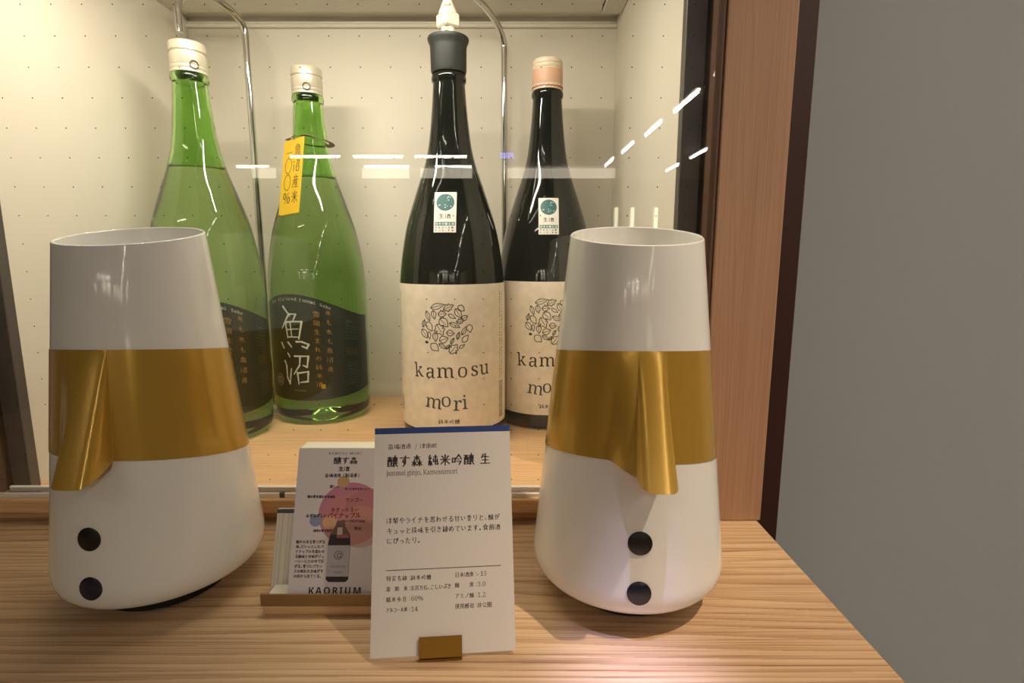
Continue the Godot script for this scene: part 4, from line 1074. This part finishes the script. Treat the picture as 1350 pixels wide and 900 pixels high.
func info_card() -> void:
	var W := 620
	var H := 1020
	var paper := Color(0.87, 0.84, 0.84)
	var p := Print.new(W, H, paper)
	var ink := Color(0.15, 0.13, 0.13)
	# colour bubbles
	p.disc(Vector2(372, 452), 212, Color(0.76, 0.50, 0.60))
	p.disc(Vector2(362, 490), 180, Color(0.78, 0.52, 0.52, 0.8))
	p.disc(Vector2(480, 430), 150, Color(0.66, 0.42, 0.42, 0.4))
	p.disc(Vector2(440, 540), 140, Color(0.77, 0.58, 0.52, 0.6))
	p.disc(Vector2(310, 234), 40, Color(0.78, 0.62, 0.44))
	p.disc(Vector2(145, 500), 40, Color(0.56, 0.60, 0.72))
	p.disc(Vector2(240, 512), 48, Color(0.86, 0.68, 0.52, 0.9))
	latin(p, "KAMOSU MORI", Vector2(200, 46), 26, Color(0.2, 0.18, 0.18), false, 4.0)
	line_of(p, "醸す森", Vector2(236, 62), Vector2(50, 50), 54, 3.0, ink, false)
	line_of(p, "生酒", Vector2(272, 128), Vector2(34, 34), 38, 2.5, ink, false)
	line_of(p, "苗場酒造（新潟県）", Vector2(184, 178), Vector2(25, 27), 27, 1.7, ink, false)
	var sm := Color(0.35, 0.2, 0.22)
	line_of(p, "優しい", Vector2(222, 258), Vector2(20, 22), 22, 2.0, sm, false)
	line_of(p, "香りと食中の甘いシン", Vector2(322, 276), Vector2(15, 16), 16.5, 1.7, sm, false)
	line_of(p, "南の香を思わせる味たち", Vector2(80, 328), Vector2(17, 19), 18.5, 2.0, Color(0.2, 0.16, 0.17), false)
	line_of(p, "マンゴー", Vector2(330, 346), Vector2(26, 29), 29, 2.4, Color(0.42, 0.22, 0.22), false)
	line_of(p, "あまったるい", Vector2(240, 412), Vector2(27, 28), 31, 2.4, Color(0.55, 0.27, 0.3), false)
	line_of(p, "パイナップル", Vector2(222, 446), Vector2(33, 38), 36, 3.2, Color(0.56, 0.2, 0.24), false)
	line_of(p, "みずみずしい", Vector2(80, 456), Vector2(22, 24), 23, 2.2, Color(0.2, 0.17, 0.2), false)
	line_of(p, "味わいが広がる後味", Vector2(314, 494), Vector2(16, 18), 17, 1.8, sm, false)
	line_of(p, "純米の香で広がるまま", Vector2(136, 558), Vector2(16, 18), 17, 1.8, Color(0.25, 0.2, 0.2), false)
	line_of(p, "梨味", Vector2(400, 540), Vector2(22, 24), 24, 2.0, Color(0.45, 0.28, 0.2), false)
	var para := ["酸かみある香りが主", "体。ピシッとしたパ", "イナップルを思わせ", "る酸味と甘味がジュ", "ーシーに口の中で広", "がる。香りにバラン", "スの料れた甘味がそ", "の後から出てくる。"]
	for k in para.size():
		line_of(p, para[k], Vector2(30, 630 + k * 32.0), Vector2(19, 22), 21, 1.7, Color(0.24, 0.21, 0.22), false)
	# the pictured bottle
	var bx := 308.0
	var amber := Color(0.17, 0.13, 0.11)
	p.poly(PackedVector2Array([Vector2(bx - 22, 500), Vector2(bx + 26, 500), Vector2(bx + 34, 540), Vector2(bx + 66, 590), Vector2(bx + 72, 650), Vector2(bx + 72, 885), Vector2(bx + 54, 903), Vector2(bx - 54, 903), Vector2(bx - 72, 885), Vector2(bx - 72, 650), Vector2(bx - 62, 590), Vector2(bx - 34, 540)]), Color(0.44, 0.33, 0.27))
	p.poly(PackedVector2Array([Vector2(bx - 60, 594), Vector2(bx + 66, 594), Vector2(bx + 72, 650), Vector2(bx + 72, 885), Vector2(bx + 54, 903), Vector2(bx - 54, 903), Vector2(bx - 72, 885), Vector2(bx - 72, 650)]), amber)
	p.rect(bx - 72, 664, bx + 70, 868, Color(0.74, 0.72, 0.74))
	p.rect(bx - 18, 545, bx + 16, 600, Color(0.80, 0.74, 0.72))
	p.rect(bx - 20, 594, bx + 60, 616, Color(0.66, 0.36, 0.38))
	p.ring(Vector2(bx, 728), 26, 26, 3, Color(0.45, 0.45, 0.5))
	p.ring(Vector2(bx + 4, 730), 12, 14, 3, Color(0.45, 0.45, 0.5))
	latin(p, "kamosu", Vector2(bx - 46, 810), 25, Color(0.4, 0.4, 0.44), true, 1.0)
	latin(p, "mori", Vector2(bx - 24, 848), 23, Color(0.4, 0.4, 0.44), true, 1.0)
	latin(p, "KAORIUM", Vector2(128, 982), 64, ink, false, 8.0, 0.0, 0.98, true)
	var lean := Basis(Vector3(1, 0, 0), deg_to_rad(-21.6))
	var at := Vector3(-0.0997, 0.0, -0.2885)
	var t := thing("information_card", "small white card with pink fruit bubbles and a pictured bottle on a metal holder", "card", at + Vector3(0, -0.0014, 0.0062))
	var h := 0.0845
	var w := 0.0555
	var f := MB.new()
	var q: Array[Vector3] = []
	for e in [[-0.5, 1.0], [0.5, 1.0], [0.5, 0.0], [-0.5, 0.0]]:
		q.append(lean * Vector3(e[0] * w, e[1] * h, 0.0003) + Vector3(0, 0.0078, 0))
	f.quad(q[0], q[1], q[2], q[3], lean * Vector3(0, 0, 1))
	part("printed_face", f, p.material(0.5), t)
	var bk := MB.new().box(Vector3(0, h / 2, -0.0002), Vector3(w, h, 0.0007), 0.0001)
	# the block behind the card: its front leans like the card, its top is level
	var bl := MB.new()
	var side: Array = []
	var f0 := lean * Vector3(0, 0, -0.0008) + Vector3(0, 0.0078, 0)
	var f1 := lean * Vector3(0, h + 0.0002, -0.0008) + Vector3(0, 0.0078, 0)
	for xx in [-w / 2 + 0.0006, w / 2 + 0.0006]:
		side.append([f0 + Vector3(xx, 0, 0), f1 + Vector3(xx, 0, 0), f1 + Vector3(xx, 0, -0.0108), f0 + Vector3(xx, 0, -0.0058)])
	var inner := (f0 + f1) * 0.5 + Vector3(0, 0, -0.004)
	for k in 4:
		bl.face(side[0][k], side[0][(k + 1) % 4], side[1][(k + 1) % 4], side[1][k], inner)
	for sd in side:
		bl.face(sd[0], sd[1], sd[2], sd[3], inner)
	for m in [bk]:
		for k in m.v.size():
			m.v[k] = lean * m.v[k] + Vector3(0, 0.0078, 0)
			m.n[k] = lean * m.n[k]
	part("card_sheet", bk, mat(Color(0.87, 0.84, 0.84), 0.55), t)
	part("backing_block", bl, mat(Color(0.92, 0.90, 0.82), 0.6), t)
	# the holder: wooden sole, lip and brushed back plate
	var hd := thing("card_holder", "brushed metal card holder with low front lip on a wooden sole", "holder", at)
	var br := MB.new().box(Vector3(0.0, 0.023, -0.0088), Vector3(0.0875, 0.046, 0.0012), 0.0004)
	for k in br.v.size():
		br.v[k] = lean * br.v[k] + Vector3(0, 0.0048, 0)
		br.n[k] = lean * br.n[k]
	var bi := Image.create(512, 16, false, Image.FORMAT_RGB8)
	var rng := RandomNumberGenerator.new()
	rng.seed = 2
	for x in 512:
		var sv := rng.randf_range(0.78, 0.98)
		for y in 16:
			bi.set_pixel(x, y, Color(sv, sv * 0.96, sv * 0.88))
	var steel := mat(Color.WHITE, 0.4, 0.35)
	steel.albedo_texture = ImageTexture.create_from_image(bi)
	part("back_plate", br, steel, hd)
	var cap := MB.new().box(Vector3(0.0, 0.0466, -0.0088), Vector3(0.0877, 0.0032, 0.0018), 0.0005)
	for k in cap.v.size():
		cap.v[k] = lean * cap.v[k] + Vector3(0, 0.0048, 0)
		cap.n[k] = lean * cap.n[k]
	part("plate_edge", cap, mat(Color(0.36, 0.36, 0.35), 0.3, 0.6), hd)
	part("tray", MB.new().box(Vector3(0, 0.0056, 0.0), Vector3(0.082, 0.0012, 0.0185), 0.0003), M.alu, hd)
	part("front_lip", MB.new().box(Vector3(0, 0.0086, 0.0092), Vector3(0.0825, 0.0074, 0.0014), 0.0004), mat(Color(0.60, 0.50, 0.36), 0.42, 0.8), hd)
	part("sole", MB.new().box(Vector3(0.0005, 0.0025, 0.0), Vector3(0.081, 0.005, 0.0205), 0.0006), M.shelf, hd)

# ------------------------------------------------------------------ aroma dispensers
func cone_r(y: float) -> float:
	return 0.0585 - 0.1055 * y

func dispensers() -> void:
	var d := dispenser(Vector3(0.0692, 0.0, -0.311), "white conical aroma dispenser with gold spout band beside the description card")
	var e := d.duplicate()
	e.name = numbered("aroma_dispenser")
	add_child(e)
	e.position = Vector3(-0.2145, 0.0, -0.315)
	e.set_meta("label", "white conical aroma dispenser with gold spout band beside the metal card holder")

func dispenser(at: Vector3, label: String) -> Node3D:
	var t := thing("aroma_dispenser", label, "dispenser", at, "aroma dispensers on the counter")
	# body: a cone with a slanting open top and a rounded lower edge
	var body := MB.new()
	var segs := 120
	var prof: Array[Vector2] = [Vector2(0.0, 0.012), Vector2(0.046, 0.012), Vector2(0.0495, 0.0126), Vector2(0.0525, 0.0146), Vector2(0.0547, 0.0177), Vector2(0.0556, 0.0215), Vector2(0.0558, 0.0245)]
	var cnt := prof.size()
	var rows := 8
	var point := func(k: int, f: float) -> Vector3:
		var dx := sin(f)
		var dz := cos(f)
		var topy := 0.2105 - 0.172 * 0.036 * dz
		if k < cnt:
			return Vector3(dx * prof[k].x, prof[k].y, dz * prof[k].x)
		if k <= cnt + rows:
			var y := lerpf(0.0275, topy - 0.0007, float(k - cnt) / rows)
			return Vector3(dx * cone_r(y), y, dz * cone_r(y))
		var seq := [[-0.0006, 0.0], [-0.0014, 0.0], [-0.0019, -0.0007], [-0.004, -0.022], [-0.0058, -0.045]]
		var j := k - cnt - rows - 1
		if j < seq.size():
			var r2: float = cone_r(topy) + seq[j][0] + (0.1055 * 0.022 if j == 3 else (0.1055 * 0.045 if j == 4 else 0.0))
			return Vector3(dx * r2, topy + seq[j][1], dz * r2)
		return Vector3(0, 0.166, 0)
	var total := cnt + rows + 1 + 5
	for k in total:
		for s in segs:
			var f0 := TAU * s / segs
			var f1 := TAU * (s + 1) / segs
			var a: Vector3 = point.call(k, f0)
			var b: Vector3 = point.call(k, f1)
			var c: Vector3 = point.call(k + 1, f1)
			var d: Vector3 = point.call(k + 1, f0)
			var nf := func(kk: int, f: float) -> Vector3:
				var e := 0.002
				var p0: Vector3 = point.call(maxi(kk - 1, 0) if kk != cnt + rows + 1 else kk, f)
				var p1: Vector3 = point.call(mini(kk + 1, total), f)
				var g0: Vector3 = point.call(kk, f - e)
				var g1: Vector3 = point.call(kk, f + e)
				var m := (g1 - g0).cross(p1 - p0)
				if m.length_squared() < 1e-20:
					return Vector3(0, 1 if kk > cnt else -1, 0)
				return -m.normalized() if m.normalized().dot(Vector3(sin(f), 0, cos(f))) < 0 and kk <= cnt + rows else m.normalized()
			body.tri(a, b, c, nf.call(k, f0), nf.call(k, f1), nf.call(k + 1, f1))
			body.tri(a, c, d, nf.call(k, f0), nf.call(k + 1, f1), nf.call(k + 1, f0))
	part("body", body, M.white_gloss, t)
	part("foot", MB.new().lathe(PackedVector2Array([Vector2(0, 0), Vector2(0.0335, 0), Vector2(0.035, 0.001), Vector2(0.035, 0.0124), Vector2(0, 0.0124)]), 64), M.black, t)
	# the gold band and its spout
	var band := MB.new()
	var nu := 200
	var nv := 26
	var bump := func(f: float) -> float:      # 0..1 across the spout: a rounded ridge whose left foot flares out
		var x := f - 0.02
		var ridge := pow(maxf(0.0, 1.0 - pow(absf(x) / 0.176, 4.5)), 0.6)
		if x > 0.0:
			return ridge
		return maxf(ridge, 0.55 * (1.0 - smoothstep(0.1, 0.46, -x)))
	var top_y := func(f: float) -> float: return 0.1457 + 0.0064 * cos(f)
	var low_y := func(f: float) -> float: return 0.0865 + 0.0092 * cos(f) - 0.0025 * sin(f) - 0.0068 * bump.call(f)
	var bp := func(f: float, w: float) -> Vector3:
		var y: float = lerpf(low_y.call(f), top_y.call(f), w)
		var r: float = cone_r(y) + 0.0003 + 0.0205 * pow(1.0 - w, 1.15) * bump.call(f)
		return Vector3(sin(f) * r, y, cos(f) * r)
	var bn := func(f: float, w: float) -> Vector3:
		var du: Vector3 = bp.call(f + 0.004, w) - bp.call(f - 0.004, w)
		var dv: Vector3 = bp.call(f, minf(w + 0.01, 1.0)) - bp.call(f, maxf(w - 0.01, 0.0))
		var m := dv.cross(du).normalized()
		return m if m.dot(Vector3(sin(f), 0, cos(f))) > 0 else -m
	for i in nu:
		# more columns near the spout
		var q0 := -1.0 + 2.0 * i / nu
		var q1 := -1.0 + 2.0 * (i + 1) / nu
		var f0 := (q0 * 0.35 + 0.65 * q0 * q0 * q0) * PI
		var f1 := (q1 * 0.35 + 0.65 * q1 * q1 * q1) * PI
		for j in nv:
			var w0 := float(j) / nv
			var w1 := float(j + 1) / nv
			var a: Vector3 = bp.call(f0, w0)
			var b: Vector3 = bp.call(f1, w0)
			var c: Vector3 = bp.call(f1, w1)
			var d: Vector3 = bp.call(f0, w1)
			var na: Vector3 = bn.call(f0, w0)
			var nb: Vector3 = bn.call(f1, w0)
			var nc: Vector3 = bn.call(f1, w1)
			var nd: Vector3 = bn.call(f0, w1)
			band.tri(a, b, c, na, nb, nc)
			band.tri(a, c, d, na, nc, nd)
		# underside, back to the cone
		var la: Vector3 = bp.call(f0, 0.0)
		var lb: Vector3 = bp.call(f1, 0.0)
		var ra := cone_r(la.y) - 0.0006
		var rb := cone_r(lb.y) - 0.0006
		var ia := Vector3(sin(f0) * ra, la.y, cos(f0) * ra)
		var ib := Vector3(sin(f1) * rb, lb.y, cos(f1) * rb)
		band.tri(la, lb, ib, Vector3.DOWN, Vector3.DOWN, Vector3.DOWN)
		band.tri(la, ib, ia, Vector3.DOWN, Vector3.DOWN, Vector3.DOWN)
	part("spout_band", band, M.gold, t)
	# two round sensors on the front
	for bt in [[0.0545, mat(Color(0.03, 0.022, 0.018), 0.35), "black round sensor"], [0.0285, mat(Color(0.11, 0.11, 0.16), 0.15), "dark blue round button"]]:
		var y: float = bt[0]
		var r := cone_r(y)
		var f := -0.075
		var btn := MB.new().lathe(PackedVector2Array([Vector2(0.0, -0.003), Vector2(0.0062, -0.003), Vector2(0.0062, 0.0003), Vector2(0.0057, 0.0006), Vector2(0.0, 0.0006)]), 40)
		var o := part("round_button", btn, bt[1], t)
		o.set_meta("label", bt[2])
		o.position = Vector3(sin(f) * r, y, cos(f) * r)
		o.basis = Basis(Vector3(0, 1, 0), f) * Basis(Vector3(1, 0, 0), PI / 2 - atan(0.1055))
	return t
